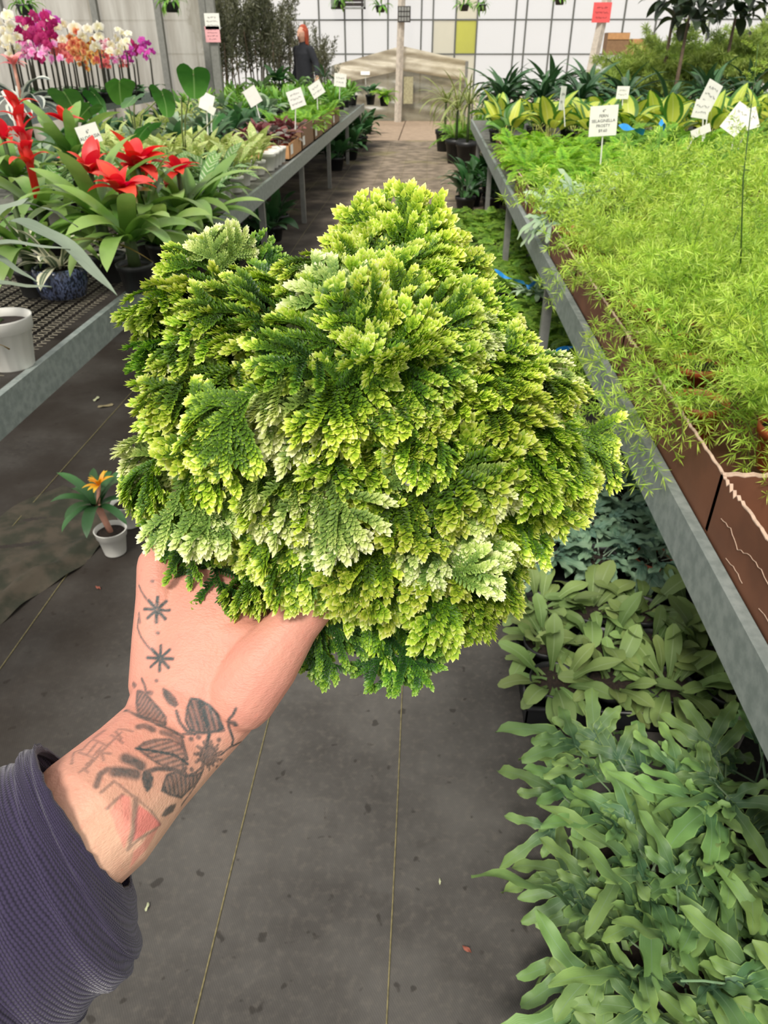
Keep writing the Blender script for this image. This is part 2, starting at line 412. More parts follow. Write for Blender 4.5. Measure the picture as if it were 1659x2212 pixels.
# ================================================================ the arm that holds it
def remeshed(name, chains, voxel, smooth_it=6, smooth_f=.5, mat=None, nseg=20):
    """chains: lists of (point, radius) or (point, (ra, rb), axis_a); swept, joined and turned into one continuous skin"""
    bm = bmesh.new()
    for ch in chains:
        rings = []
        pts = [Vector(c[0]) for c in ch]
        for i, c in enumerate(ch):
            t = (pts[min(i + 1, len(pts) - 1)] - pts[max(i - 1, 0)]).normalized()
            if len(c) > 2: a = Vector(c[2]); a = (a - t * a.dot(t)).normalized()
            else:
                a = Vector((0, 0, 1)) if abs(t.z) < .9 else Vector((1, 0, 0)); a = (a - t * a.dot(t)).normalized()
            b = t.cross(a)
            ra, rb = c[1] if isinstance(c[1], (tuple, list)) else (c[1], c[1])
            rings.append((pts[i], a, b, ra, rb, t))
        full = []
        p, a, b, ra, rb, t = rings[0]
        for q in (75, 50, 25):
            k = math.cos(R_(q)); full.append((p - t * min(ra, rb) * math.sin(R_(q)), a, b, ra * k, rb * k))
        full += [(p, a, b, ra, rb) for p, a, b, ra, rb, t in rings]
        p, a, b, ra, rb, t = rings[-1]
        for q in (25, 50, 75):
            k = math.cos(R_(q)); full.append((p + t * min(ra, rb) * math.sin(R_(q)), a, b, ra * k, rb * k))
        vs = [[bm.verts.new(p + a * ra * math.cos(2 * PI * k / nseg) + b * rb * math.sin(2 * PI * k / nseg)) for k in range(nseg)] for p, a, b, ra, rb in full]
        for i in range(len(vs) - 1):
            for k in range(nseg): bm.faces.new((vs[i][k], vs[i][(k + 1) % nseg], vs[i + 1][(k + 1) % nseg], vs[i + 1][k]))
        bm.faces.new(vs[0][::-1]); bm.faces.new(vs[-1])
    bmesh.ops.recalc_face_normals(bm, faces=bm.faces)
    me = bpy.data.meshes.new(name); bm.to_mesh(me); bm.free()
    o = bpy.data.objects.new(name, me); COL.objects.link(o)
    m = o.modifiers.new('r', 'REMESH'); m.mode = 'VOXEL'; m.voxel_size = voxel
    m2 = o.modifiers.new('s', 'SMOOTH'); m2.iterations = smooth_it; m2.factor = smooth_f
    dg = bpy.context.evaluated_depsgraph_get()
    new = bpy.data.meshes.new_from_object(o.evaluated_get(dg))
    bpy.data.objects.remove(o)
    new.name = name
    new.polygons.foreach_set('use_smooth', np.ones(len(new.polygons), dtype=bool))
    new.materials.clear()
    if mat: new.materials.append(mat)
    return new
# skin material: ink and colour come from the skin's own attribute
t = NT('skin')
a = t.n('ShaderNodeAttribute', attribute_name='Col'); ink, red, flush = t.sep(a.outputs['Color'])
nz = t.noise(40, 4)
skin = t.mix(t.smooth(nz, .3, .7), srgb(200, 154, 128), srgb(216, 172, 144))
skin = t.mix(t.math('MULTIPLY', flush, t.math('MULTIPLY_ADD', t.noise(60, 3), .6, .6)), skin, srgb(204, 138, 120))
skin = t.mix(t.math('MULTIPLY', t.smooth(t.noise(240, 2), .62, .75), .3), skin, srgb(205, 120, 100))
skin = t.mix(red, skin, srgb(226, 118, 112))
inkf = t.math('MULTIPLY', ink, t.math('MULTIPLY_ADD', t.noise(330, 2), .5, .76), clamp=True)
skin = t.mix(inkf, skin, srgb(66, 72, 72))
t.base(skin); t.rough(.55)
t.p.inputs['Subsurface Weight'].default_value = .06
t.p.inputs['Subsurface Radius'].default_value = (.006, .002, .001)
t.p.inputs['Subsurface Scale'].default_value = .6
ax = t.mapping(t.coord('Object'), (1, 1, 1), (0, 0, 0))
wv = t.noise(900, 2, vec=t.mapping(t.coord('Object'), (.55, .55, 1.6), (.4, .5, .3)))
t.bump(t.math('ADD', wv, t.math('MULTIPLY', t.noise(250, 2), .8)), .42, .0009)
M_skin = t.m

AD = lambda p, d: at_d(p[0], p[1], d)
img_perp = lambda x, y: (RIGHT * x - UPV * y).normalized()     # picture direction (y down) as a direction in space
fwd = lambda x, y: img_perp(x, y)
# forearm to hand: centre pixel, depth, half width in pixels across the picture, thickness in metres
def lim(px, py, d, hw, thick, across): return (AD((px, py), d), (hw / FPX * d, thick), img_perp(*across))
chains = []
chains.append([lim(-60, 2060, .296, 125, .024, (.80, .60)), lim(80, 1900, .318, 132, .0255, (.82, .57)), lim(205, 1762, .338, 147, .0285, (.80, .60)), lim(300, 1665, .362, 126, .0245, (.80, .60)), lim(366, 1598, .378, 120, .0215, (.85, .52)),
               lim(418, 1522, .39, 138, .021, (.94, .34)), lim(452, 1440, .398, 156, .0215, (1, .06)), lim(462, 1360, .405, 160, .0205, (1, -.1)), lim(450, 1280, .413, 142, .0175, (1, -.25))])
# index side ridge up to the knuckle
chains.append([(AD((345, 1480), .395), .0165), (AD((345, 1380), .402), .0150), (AD((348, 1290), .409), .0138), (AD((345, 1222), .416), .0128)])
# thumb: base, knuckle, tip lying on the near side of the pot
chains.append([(AD((520, 1500), .387), .0200), (AD((575, 1425), .386), .0190), (AD((640, 1345), .388), .0135), (AD((700, 1280), .392), .0112), (AD((745, 1220), .397), .0098), (AD((775, 1170), .402), .0080)])
# web between thumb and index
chains.append([(AD((410, 1330), .404), .0130), (AD((500, 1380), .397), .0150), (AD((570, 1400), .391), .0145)])
# fingers curl round the far side of the pot
potc = FC - Vector((0, 0, .135))
def finger(start, z0, ang0, span, r, segs):
    pts = [(AD(*start), r * 1.12)]
    for j in range(1, segs + 1):
        an = ang0 + span * j / segs
        rad = .058 - .006 * j / segs
        pts.append((potc + Vector((math.cos(an) * rad, math.sin(an) * rad, z0 - .004 * j)), r * (1 - .09 * j)))
    return pts
chains.append(finger(((345, 1222), .416), .078, R_(178), R_(-105), .0098, 4))
chains.append(finger(((378, 1262), .422), .060, R_(184), R_(-112), .0102, 4))
chains.append(finger(((412, 1312), .424), .041, R_(192), R_(-112), .0096, 4))
chains.append(finger(((440, 1372), .420), .023, R_(200), R_(-100), .0084, 4))
chains.append([(AD((440, 1400), .408), .018), (AD((400, 1290), .420), .014)])
arm_me = remeshed('arm', chains, .00085, 14, .5, M_skin)
# ---- tattoos, laid on the skin as strokes and shapes with a place in space
from mathutils.bvhtree import BVHTree
nv = len(arm_me.vertices)
AV = np.empty(nv * 3); arm_me.vertices.foreach_get('co', AV); AV = AV.reshape(-1, 3)
AN = np.empty(nv * 3); arm_me.vertices.foreach_get('normal', AN); AN = AN.reshape(-1, 3)
bvh = BVHTree.FromPolygons([Vector(v) for v in AV], [tuple(p.vertices) for p in arm_me.polygons])
def on_skin(px, py):
    h = bvh.ray_cast(CAM_P, ray(px, py).normalized())
    return np.array(h[0]) if h[0] is not None else None
INK = np.zeros(nv); REDM = np.zeros(nv)
def stroke(pts, w, dark=1.0, target=None):
    P = [on_skin(*p) for p in pts]; P = [p for p in P if p is not None]
    W = INK if target is None else target
    for a_, b_ in zip(P[:-1], P[1:]):
        lo = np.minimum(a_, b_) - w * 2; hi = np.maximum(a_, b_) + w * 2
        idx = np.where(np.all((AV > lo) & (AV < hi), 1))[0]
        if not len(idx): continue
        q = AV[idx]; ab = b_ - a_; tt = np.clip(((q - a_) @ ab) / (ab @ ab + 1e-12), 0, 1)
        dd = np.linalg.norm(q - a_ - tt[:, None] * ab, axis=1)
        W[idx] = np.maximum(W[idx], dark * np.clip((w - dd) / (w * .7) + .3, 0, 1))
def shape(pts, dark=.9, target=None, hatch=None, rim=.0):
    P = [on_skin(*p) for p in pts]; P = np.array([p for p in P if p is not None])
    if len(P) < 3: return
    W = INK if target is None else target
    c = P.mean(0); u_, s_, vt = np.linalg.svd(P - c); e1, e2, nn = vt
    poly = np.stack([(P - c) @ e1, (P - c) @ e2], 1)
    ext = np.abs(poly).max() * 1.3
    idx = np.where((np.linalg.norm(AV - c, axis=1) < ext * 1.5) & (np.abs((AV - c) @ nn) < .012))[0]
    q = np.stack([(AV[idx] - c) @ e1, (AV[idx] - c) @ e2], 1)
    inside = np.zeros(len(idx), bool); n = len(poly); dmin = np.full(len(idx), 9.)
    for i in range(n):
        a_, b_ = poly[i], poly[(i + 1) % n]
        cond = (a_[1] > q[:, 1]) != (b_[1] > q[:, 1])
        xs = (b_[0] - a_[0]) * (q[:, 1] - a_[1]) / (b_[1] - a_[1] + 1e-12) + a_[0]
        inside ^= cond & (q[:, 0] < xs)
        ab = b_ - a_; tt = np.clip(((q - a_) @ ab) / (ab @ ab + 1e-12), 0, 1)
        dmin = np.minimum(dmin, np.linalg.norm(q - a_ - tt[:, None] * ab, axis=1))
    val = np.where(inside, dark, dark * np.clip(1 - dmin / .0008, 0, 1))
    if hatch:
        k = .5 + .5 * np.sin((q[:, 0] * math.cos(hatch[0]) + q[:, 1] * math.sin(hatch[0])) / hatch[1] * 2 * PI)
        val = np.where(inside & (dmin > .0008), val * (1 - hatch[2] * k), val)
    W[idx] = np.maximum(W[idx], val)
def asterisk(cx, cy, r, rot=0):
    for q in range(8):
        an = rot + q * PI / 4
        stroke([(cx + math.cos(an) * r * .15, cy + math.sin(an) * r * .15), (cx + math.cos(an) * r, cy + math.sin(an) * r)], .0011)
asterisk(339, 1317, 27, .05); asterisk(346, 1422, 27, .05)
stroke([(297, 1205), (294, 1240), (300, 1265), (312, 1288), (328, 1308)], .0007, .8)
stroke([(299, 1335), (297, 1355), (304, 1375), (318, 1395), (334, 1412)], .0007, .8)
stroke([(300, 1325), (302, 1345)], .0011, .6)
for p in ((328, 1255), (340, 1367), (337, 1470)): stroke([p, (p[0] + 2, p[1] + 1)], .0011, .7)
stroke([(306, 1466), (313, 1482), (316, 1495), (324, 1498)], .0008, .8); stroke([(322, 1496), (326, 1498)], .0016, .7); stroke([(288, 1478), (292, 1482)], .0016, .7)
shape([(352, 1487), (366, 1495), (378, 1508), (384, 1522), (378, 1527), (364, 1519), (354, 1503)], .85)
shape([(296, 1492), (310, 1494), (328, 1512), (346, 1532), (359, 1550), (358, 1566), (340, 1560), (316, 1552), (298, 1545), (294, 1518)], .85, hatch=(.5, .0022, .35))
stroke([(270, 1535), (300, 1548), (340, 1565), (375, 1580), (395, 1592)], .0011, .85)
shape([(412, 1508), (430, 1510), (452, 1522), (470, 1542), (484, 1574), (470, 1580), (452, 1584), (430, 1584), (410, 1578), (400, 1556), (404, 1528)], .95, hatch=(1.1, .0026, .35))
stroke([(430, 1515), (442, 1550), (452, 1586), (448, 1600)], .0012); stroke([(381, 1536), (388, 1560), (404, 1580), (420, 1586)], .0009, .9)
stroke([(510, 1530), (503, 1545), (495, 1553), (494, 1570), (500, 1586), (504, 1598), (500, 1612), (487, 1622), (478, 1630)], .0009, .9)
stroke([(495, 1560), (505, 1562), (508, 1566)], .0018, .9); stroke([(500, 1612), (514, 1606), (520, 1603)], .0009, .9)
stroke([(395, 1586), (440, 1584), (484, 1578)], .0008, .8)
# flower: centre with stamens
for q in range(22):
    an = q * 2 * PI / 22 + .1 * math.sin(q * 3)
    r1 = 30 if q % 2 else 24
    stroke([(450, 1632), (450 + math.cos(an) * r1, 1632 + math.sin(an) * r1 * 1.05)], .0009, .75)
shape([(450 + 19 * math.cos(q * PI / 6), 1632 + 22 * math.sin(q * PI / 6)) for q in range(12)], .85, hatch=(.3, .0016, .3))
for p in ((412, 1596), (428, 1592), (472, 1598), (413, 1662)): stroke([p, (p[0] + 2, p[1] + 1)], .0013, .8)
stroke([(391, 1590), (398, 1615), (405, 1640), (394, 1640), (396, 1660), (404, 1677), (424, 1668), (440, 1654)], .0009, .85)
stroke([(448, 1602), (446, 1615)], .0015, .9)
# leaf to the left of the flower, and the one below it
shape([(295, 1616), (312, 1603), (335, 1597), (365, 1596), (390, 1606), (402, 1626), (398, 1645), (404, 1660), (396, 1672), (372, 1664), (340, 1650), (314, 1632)], .8, hatch=(.9, .0024, .5))
stroke([(295, 1617), (340, 1624), (375, 1630), (405, 1650)], .0010)
shape([(360, 1674), (380, 1666), (402, 1676), (428, 1672), (440, 1662), (430, 1684), (412, 1704), (392, 1724), (368, 1718), (349, 1708), (354, 1690)], .9, hatch=(.2, .0026, .35))
stroke([(315, 1668), (340, 1660), (372, 1662), (395, 1668)], .0014, .85)
stroke([(440, 1655), (432, 1680), (420, 1700), (405, 1722), (392, 1740)], .0008, .8)
stroke([(300, 1570), (312, 1568), (330, 1576)], .0021, .75); stroke([(350, 1582), (370, 1588), (392, 1602)], .0018, .7)
for e in ([(272, 1638), (284, 1643), (304, 1654)], [(248, 1667), (265, 1668), (293, 1672)]): stroke(e, .0032, .85)
shape([(310, 1668), (322, 1667), (330, 1680), (328, 1698), (318, 1710), (311, 1698), (307, 1682)], .9)
shape([(380, 1738), (374, 1752), (358, 1762), (350, 1762), (358, 1748), (370, 1740)], .85)
stroke([(208, 1698), (216, 1672), (232, 1662), (250, 1664)], .0016, .75)
# faded line work near the cuff
for e in ([(160, 1605), (185, 1594), (200, 1598), (232, 1612)], [(170, 1625), (205, 1640), (228, 1615), (262, 1582)], [(178, 1620), (196, 1600)], [(190, 1628), (208, 1606)], [(203, 1632), (220, 1612)], [(186, 1652), (204, 1638)], [(155, 1650), (160, 1625), (180, 1618)],
          [(240, 1588), (265, 1605)], [(250, 1580), (262, 1596)], [(215, 1626), (238, 1628)], [(218, 1622), (224, 1642)], [(172, 1668), (190, 1656), (205, 1640)], [(255, 1575), (286, 1580)], [(180, 1660), (190, 1668)]): stroke(e, .0008, .5)
stroke([(206, 1592), (222, 1580)], .002, .4)
# faded red geometric shape
shape([(240, 1752), (262, 1718), (280, 1722), (284, 1760), (278, 1800), (268, 1830), (252, 1790)], .42, REDM)
shape([(300, 1742), (330, 1764), (346, 1782), (318, 1794), (288, 1815), (292, 1775)], .75, REDM)
shape([(262, 1718), (278, 1724), (278, 1790), (268, 1800)], .55, REDM)
shape([(290, 1840), (320, 1804), (340, 1790), (330, 1810), (300, 1850), (282, 1872)], .4, REDM)
for e in ([(218, 1712), (246, 1688), (285, 1718), (330, 1756), (346, 1782)], [(232, 1746), (250, 1728), (266, 1716)], [(294, 1728), (290, 1770), (284, 1815)], [(276, 1836), (300, 1812), (340, 1788)], [(284, 1815), (276, 1836)]): stroke(e, .0009, .5)
stroke([(294, 1728), (290, 1775), (284, 1812)], .0018, .55)
FL = np.clip(((AV - np.array(AD((400, 1620), .38))) @ np.array(UPV)) / .03 + .45, 0, 1)
colv = np.stack([np.clip(INK, 0, 1), np.clip(REDM, 0, 1), FL, np.ones(nv)], 1).astype(np.float32)
ca = arm_me.color_attributes.new('Col', 'FLOAT_COLOR', 'POINT'); ca.data.foreach_set('color', colv.ravel())
arm_base = AD((205, 1762), .34)
person = thing('person', "photographer's tattooed arm in a navy sleeve, hand gripping the fern's pot", 'person', tuple(arm_base))
arm_me.transform(Matrix.Translation(-arm_base))
ob('arm', arm_me, person)
# ---- sleeve
t = NT('navy_knit')
x, y, _ = t.sep(t.uvmap())
row = t.math('MULTIPLY', y, 150); colm = t.math('MULTIPLY', x, 190)
wob = t.math('MULTIPLY', t.noise(25, 2), 2.0)
r1 = t.math('SINE', t.math('MULTIPLY', t.math('ADD', row, wob), PI))
c1 = t.math('SINE', t.math('MULTIPLY', t.math('ADD', colm, t.math('MULTIPLY', t.math('FLOOR', t.math('ADD', row, wob)), .5)), 2 * PI))
hgt = t.math('ADD', t.math('ABSOLUTE', r1), t.math('MULTIPLY', c1, .25))
nz = t.noise(500, 2)
c = t.mix(t.smooth(hgt, .1, 1.1), srgb(25, 21, 36), srgb(58, 50, 76))
c = t.mix(t.math('MULTIPLY', nz, .35), c, srgb(74, 68, 92))
t.base(c); t.rough(.95); t.p.inputs['Sheen Weight'].default_value = .3; t.p.inputs['Specular IOR Level'].default_value = .1
t.bump(t.math('ADD', hgt, t.math('MULTIPLY', nz, .4)), .5, .0007)
M_navy = t.m
def sleeve_mesh(name, rings, wall, nseg=72, ragged=0.0, fold=0.0):
    """rings: (edge pixel A, edge pixel B, depth, half thickness m, forward push of the near side m)"""
    outer = []
    for i, (A, B, d, th, push) in enumerate(rings):
        a_, b_ = AD(A, d), AD(B, d); c_ = (a_ + b_) / 2; half = (b_ - a_) / 2
        ring = []
        for k in range(nseg):
            an = 2 * PI * k / nseg
            axis = (RIGHT * .58 + UPV * .81 - TOW * .3).normalized()
            wob = 1 + .025 * math.sin(3 * an + i * .8) + .015 * math.sin(7 * an + i * 1.7)
            p = c_ + half * math.cos(an) * wob + TOW * th * math.sin(an) * wob + axis * push * math.sin(an)
            if fold: p += TOW * fold * math.sin(5 * an + i * .6) * .5
            if ragged and i == 0: p += axis * ragged * (math.sin(17 * k) + math.sin(29 * k + 1)) * .5
            ring.append(p)
        outer.append(ring)
    cents = [sum(r, Vector()) / nseg for r in outer]
    inner = [[p + (c_ - p).normalized() * wall for p in r] for r, c_ in zip(outer, cents)]
    allr = inner[::-1] + outer
    V = [p - arm_base for r in allr for p in r]; n = len(allr)
    UV = []
    vv = 0.0
    for i, r in enumerate(allr):
        if i: vv += (allr[i][0] - allr[i - 1][0]).length
        UV += [(k / nseg if k <= nseg // 2 else 1 - k / nseg, vv / .25) for k in range(nseg)]
    F = [(i * nseg + k, i * nseg + (k + 1) % nseg, (i + 1) * nseg + (k + 1) % nseg, (i + 1) * nseg + k) for i in range(n - 1) for k in range(nseg)]
    return mesh(name, V, F, M_navy, uv=UV)
def lerp_rings(R, m):
    out = []
    for i in range(len(R) - 1):
        for j in range(m):
            f = j / m; q = lambda a_, b_: a_ + (b_ - a_) * f
            A0, B0, d0, t0, p0 = R[i]; A1, B1, d1, t1, p1 = R[i + 1]
            out.append(((q(A0[0], A1[0]), q(A0[1], A1[1])), (q(B0[0], B1[0]), q(B0[1], B1[1])), q(d0, d1), q(t0, t1), q(p0, p1)))
    return out + [R[-1]]
cuff_r = lerp_rings([((85, 1607), (285, 1915), .340, .040, .014), ((62, 1622), (296, 1990), .337, .041, .014), ((40, 1640), (303, 2050), .334, .042, .014), ((5, 1668), (290, 2092), .328, .043, .012), ((-40, 1700), (232, 2140), .322, .043, .010), ((-90, 1745), (150, 2215), .314, .043, .008)], 5)
ob('cuff', sleeve_mesh('cuff', cuff_r, .0025, ragged=.0006), person)['label'] = 'wide loosely woven navy cuff'
slv = lerp_rings([((-45, 1745), (190, 2180), .322, .040, .008), ((-100, 1790), (120, 2250), .313, .040, .008), ((-200, 1900), (10, 2380), .30, .042, .006), ((-420, 2100), (-200, 2650), .27, .047, .0)], 4)
ob('sleeve', sleeve_mesh('sleeve', slv, .002), person)
# ================================================================ floor, walls, benches
# ---- floor: dark woven ground fabric, browner and mossy farther off
t = NT('ground_fabric')
P = t.coord('Object'); px_, py_, pz_ = t.sep(P)
nz = t.noise(3.0, 5, .6); nf = t.noise(60, 3); sp = t.noise(26, 2, .5)
c = t.mix(t.smooth(nz, .3, .7), srgb(62, 59, 56), srgb(88, 85, 81))
c = t.mix(t.math('MULTIPLY', t.smooth(nf, .45, .8), .35), c, srgb(104, 98, 90))
c = t.mix(t.math('MULTIPLY', t.smooth(sp, .66, .72), .65), c, srgb(38, 34, 30))
c = t.mix(t.math('MULTIPLY', t.smooth(t.noise(9, 4), .62, .7), .30), c, srgb(46, 42, 38))
far = t.smooth(py_, 4.0, 9.0)
c = t.mix(t.math('MULTIPLY', far, .7), c, t.mix(t.smooth(t.noise(6, 5), .35, .65), srgb(120, 106, 88), srgb(168, 150, 128)))
moss = t.math('MULTIPLY', t.smooth(t.noise(1.1, 4), .52, .68), t.smooth(py_, 3.0, 6.0))
c = t.mix(t.math('MULTIPLY', moss, .45), c, srgb(128, 124, 66))
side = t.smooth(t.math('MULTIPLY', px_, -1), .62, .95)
c = t.mix(t.math('MULTIPLY', side, t.smooth(t.noise(2.3, 5), .05, .75)), c, srgb(40, 32, 25))  # left bench's shade, with some dirt, painted dark into the fabric colour
t.base(c); t.rough(.8); t.p.inputs['Specular IOR Level'].default_value = .3
wx = t.math('SINE', t.math('MULTIPLY', px_, 1400)); wy = t.math('SINE', t.math('MULTIPLY', py_, 900))
t.bump(t.math('ADD', t.math('MULTIPLY', t.math('MULTIPLY', wx, wy), .25), t.noise(30, 3)), .35, .002)
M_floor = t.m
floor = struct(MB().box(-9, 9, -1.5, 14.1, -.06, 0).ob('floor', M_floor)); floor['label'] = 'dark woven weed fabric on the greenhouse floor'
M_conc = plain('concrete', srgb(168, 146, 124), .85, var=.18, nscale=8, bump=.2, bscale=60)
slab = MB().box(-9, -.56, 14.1, 30, -.06, .005).ob('concrete_slab', M_conc, floor)
MB().box(-.54, 9, 14.1, 30, -.06, .005).ob('concrete_slab', M_conc, floor)
M_thread = plain('yellow_thread', srgb(132, 122, 84), .8, var=.4, nscale=90)
for X in (-1.355, -1.065, -.655, -.34, -.03, .60):
    pts = [(X + .004 * math.sin(y * 2.1 + X * 9), y, .0015) for y in np.linspace(-.2, 13.8, 60)]
    MB().tube(pts, .0015, 5).ob('thread', M_thread, floor, True)
# loose overlapping fabric edge and its ruck at the left
def fabric_sheet():
    nu, nv_ = 60, 40; V = []; UV = []
    p0, p1 = at_z(-420, 1610, 0), at_z(330, 1120, 0)
    e = (p1 - p0); L = e.length; e.normalize(); nrm = Vector((-e.y, e.x, 0))
    if nrm.x > 0: nrm = -nrm
    for i in range(nu + 1):
        for j in range(nv_ + 1):
            s = i / nu; q = j / nv_
            wv = .018 * math.sin(s * 9) + .012 * math.sin(s * 23 + 1)
            w_ = q * .45
            z = .003 + .040 * math.exp(-((w_ - .06) / .030) ** 2) * (.65 + .35 * math.sin(s * 14)) + .022 * math.exp(-((w_ - .16) / .035) ** 2) * (.55 + .45 * math.sin(s * 11 + 2)) + .006 * math.sin(s * 40 + w_ * 30)
            z *= min(1, (1 - q) * 4, s * 8, (1 - s) * 5) if q > .1 else min(1, s * 8, (1 - s) * 5)
            p = p0 + e * L * s + nrm * (w_ + wv)
            V.append((p.x, p.y, z + .002)); UV.append((s, q))
    F_ = [(i * (nv_ + 1) + j, (i + 1) * (nv_ + 1) + j, (i + 1) * (nv_ + 1) + j + 1, i * (nv_ + 1) + j + 1) for i in range(nu) for j in range(nv_)]
    return mesh('fabric_sheet', V, F_, plain('weathered_fabric', srgb(70, 62, 50), .8, var=.4, nscale=14, bump=.4, bscale=90, c2=srgb(40, 42, 28)), uv=UV)
o = ob('fabric_sheet', fabric_sheet()); tag(o, 'rucked black weed fabric overlapping the floor beside the left bench', 'fabric')
# little litter on the floor
M_lit = [plain('dry_leaf', srgb(150, 138, 104), .8), plain('pale_leaf', srgb(196, 200, 160), .8), plain('red_flake', srgb(150, 84, 66), .8)]
lit = [((228, 877), 0, .035, 'pale torn leaf lying under the left bench'), ((208, 862), 1, .025, 'thin pale leaf sliver lying under the left bench'), ((1008, 2051), 2, .010, 'tiny red leaf flake on the aisle floor'), ((950, 1905), 1, .006, 'tiny white flake on the aisle floor'), ((212, 1270), 2, .012, 'small pinkish flake on the fabric near the floor pots'), ((318, 1960), 1, .008, 'small white flake on the aisle floor beside the sleeve')]
for (p, k, s, lb) in lit:
    q = at_z(p[0], p[1], .004)
    V = []; n = 10
    for i in range(n): V.append((s * math.cos(2 * PI * i / n), s * .35 * math.sin(2 * PI * i / n), .002 + .003 * math.sin(i * 2)))
    V.append((0, 0, .005))
    o = ob('leaf_litter', mesh('leaf_litter', V, [(i, (i + 1) % n, n) for i in range(n)], M_lit[k]), None, tuple(q), (0, 0, .5 + k)); tag(o, lb, 'litter')

# ---- back wall of milky panes in a light frame
BY = 18.35
M_frame = plain('aluminium_bar', srgb(96, 98, 94), .5, var=.1)
def pane_mat(name, c, transp):
    t = NT(name); nz = t.noise(1.2, 4); col = t.mix(t.smooth(nz, .35, .75), c, tuple(min(1, x * 1.1) for x in c)); t.base(col); t.rough(.4)
    t.translucent(.8, col, transp); return t.m
M_pane = pane_mat('milky_pane', (.95, .95, .93), .75)
M_paney = pane_mat('yellowed_pane', srgb(224, 226, 110), .25)
M_paneg = pane_mat('stained_pane', srgb(236, 232, 205), .5)
wb = thing('wall_back', 'bright back wall of milky plastic panes in a thin metal grid', None, (0, BY, 0)); struct(wb)
xs = [at_y(p, 60, BY).x for p in (-600, -300, 0, 200, 420, 560, 690, 745, 783, 838, 910, 935, 984, 1030, 1112, 1135, 1190, 1235, 1345, 1415, 1530, 1700, 1900, 2200)]
zs = [0.0, at_y(900, 117, BY).z, at_y(900, 43, BY).z, 3.1, 4.2]
for x in xs: MB().box(x - .016, x + .016, -.02, .02, 0, 4.2).ob('mullion', M_frame, wb)
for z in zs[1:]: MB().box(xs[0], xs[-1], -.018, .018, z - .014, z + .014).ob('glazing_bar', M_frame, wb)
for i in range(len(xs) - 1):
    for j in range(len(zs) - 1):
        m = M_pane
        if 11 <= i <= 12 and j in (1,): m = M_paney if i == 12 else M_paneg
        elif 11 <= i <= 12 and j == 0: m = M_paneg
        elif i == 12 and j == 2: m = M_paneg
        MB().box(xs[i] + .016, xs[i + 1] - .016, -.004, .004, zs[j] + .014, zs[j + 1] - .014).ob('pane', m, wb)
# exhaust fan box in the wall
fx0, fx1 = at_y(717, 10, BY).x, at_y(790, 10, BY).x; fz = at_y(750, 20, BY).z
fan = thing('exhaust_fan', 'square exhaust fan with dark louvres high in the back wall', 'fan', ((fx0 + fx1) / 2, BY - .12, fz))
hw = (fx1 - fx0) / 2
M_galv0 = plain('galvanised_sheet', srgb(150, 154, 152), .5, .3)
M_dark = plain('dark_metal', srgb(52, 46, 44), .7)
fr = MB()
for a_ in ((-hw, -hw + .22, 0, .75), (hw - .03, hw, 0, .75), (-hw, hw, 0, .03), (-hw, hw, .72, .75)): fr.box(a_[0], a_[1], -.08, .1, a_[2], a_[3])
fr.ob('frame', M_galv0, fan)
for k in range(9): MB().box(-hw + .22, hw - .03, -.03, .05, .05 + k * .075, .105 + k * .075).ob('louvre', M_dark, fan, rot=(0, 0, 0))
# ---- plastic curtain wall at the far left
t = NT('cloudy_plastic_sheet')
nz = t.noise(2.0, 5, .6, vec=t.mapping(t.coord('Object'), (3, 3, .35)))
c = t.mix(t.smooth(nz, .3, .72), srgb(188, 182, 168), srgb(232, 229, 218)); t.base(c); t.rough(.35)
t.translucent(.7, c, .12); M_plast = t.m
def sheet(name, p0, p1, z0, z1, amp, nu=60, nv_=14, mat=None, slope=0.0):
    p0, p1 = Vector(p0), Vector(p1); e = p1 - p0; L = e.length; e.normalize(); nrm = Vector((-e.y, e.x, 0)); V = []; UV = []
    for i in range(nu + 1):
        for j in range(nv_ + 1):
            s = i / nu; q = j / nv_
            d = amp * (math.sin(s * L * 11 + 2 * q + math.sin(s * 7)) * (.4 + .6 * q) + .5 * math.sin(s * L * 23 + q * 5))
            p = p0 + e * L * s + nrm * d; V.append((p.x, p.y, z0 + (z1 - z0) * q)); UV.append((s, q))
    F_ = [(i * (nv_ + 1) + j, (i + 1) * (nv_ + 1) + j, (i + 1) * (nv_ + 1) + j + 1, i * (nv_ + 1) + j + 1) for i in range(nu) for j in range(nv_)]
    return mesh(name, V, F_, mat, uv=UV)
WY = 11.2
xr = at_y(445, 100, WY).x
wl = thing('wall_left', 'cloudy grey plastic sheet wall hung between posts at far left', None, (0, 0, 0)); struct(wl)
px_posts = (-260, -60, 18, 218, 352, 447)
xpost = [at_y(p, 80, WY).x for p in px_posts]
for a_, b_ in zip(xpost[:-1], xpost[1:]): ob('plastic_panel', sheet('plastic_panel', (a_, WY, 0), (b_, WY, 0), 0, 3.6, .012, mat=M_plast), wl)
M_post = plain('grey_post', srgb(132, 132, 126), .55, .2, var=.15)
for x in xpost: MB().box(x - .04, x + .04, WY - .09, WY - .012, 0, 3.6).ob('post', M_post, wl)
MB().box(xpost[0], xpost[-1], WY - .07, WY - .014, 2.6, 2.66).ob('rail', M_post, wl)
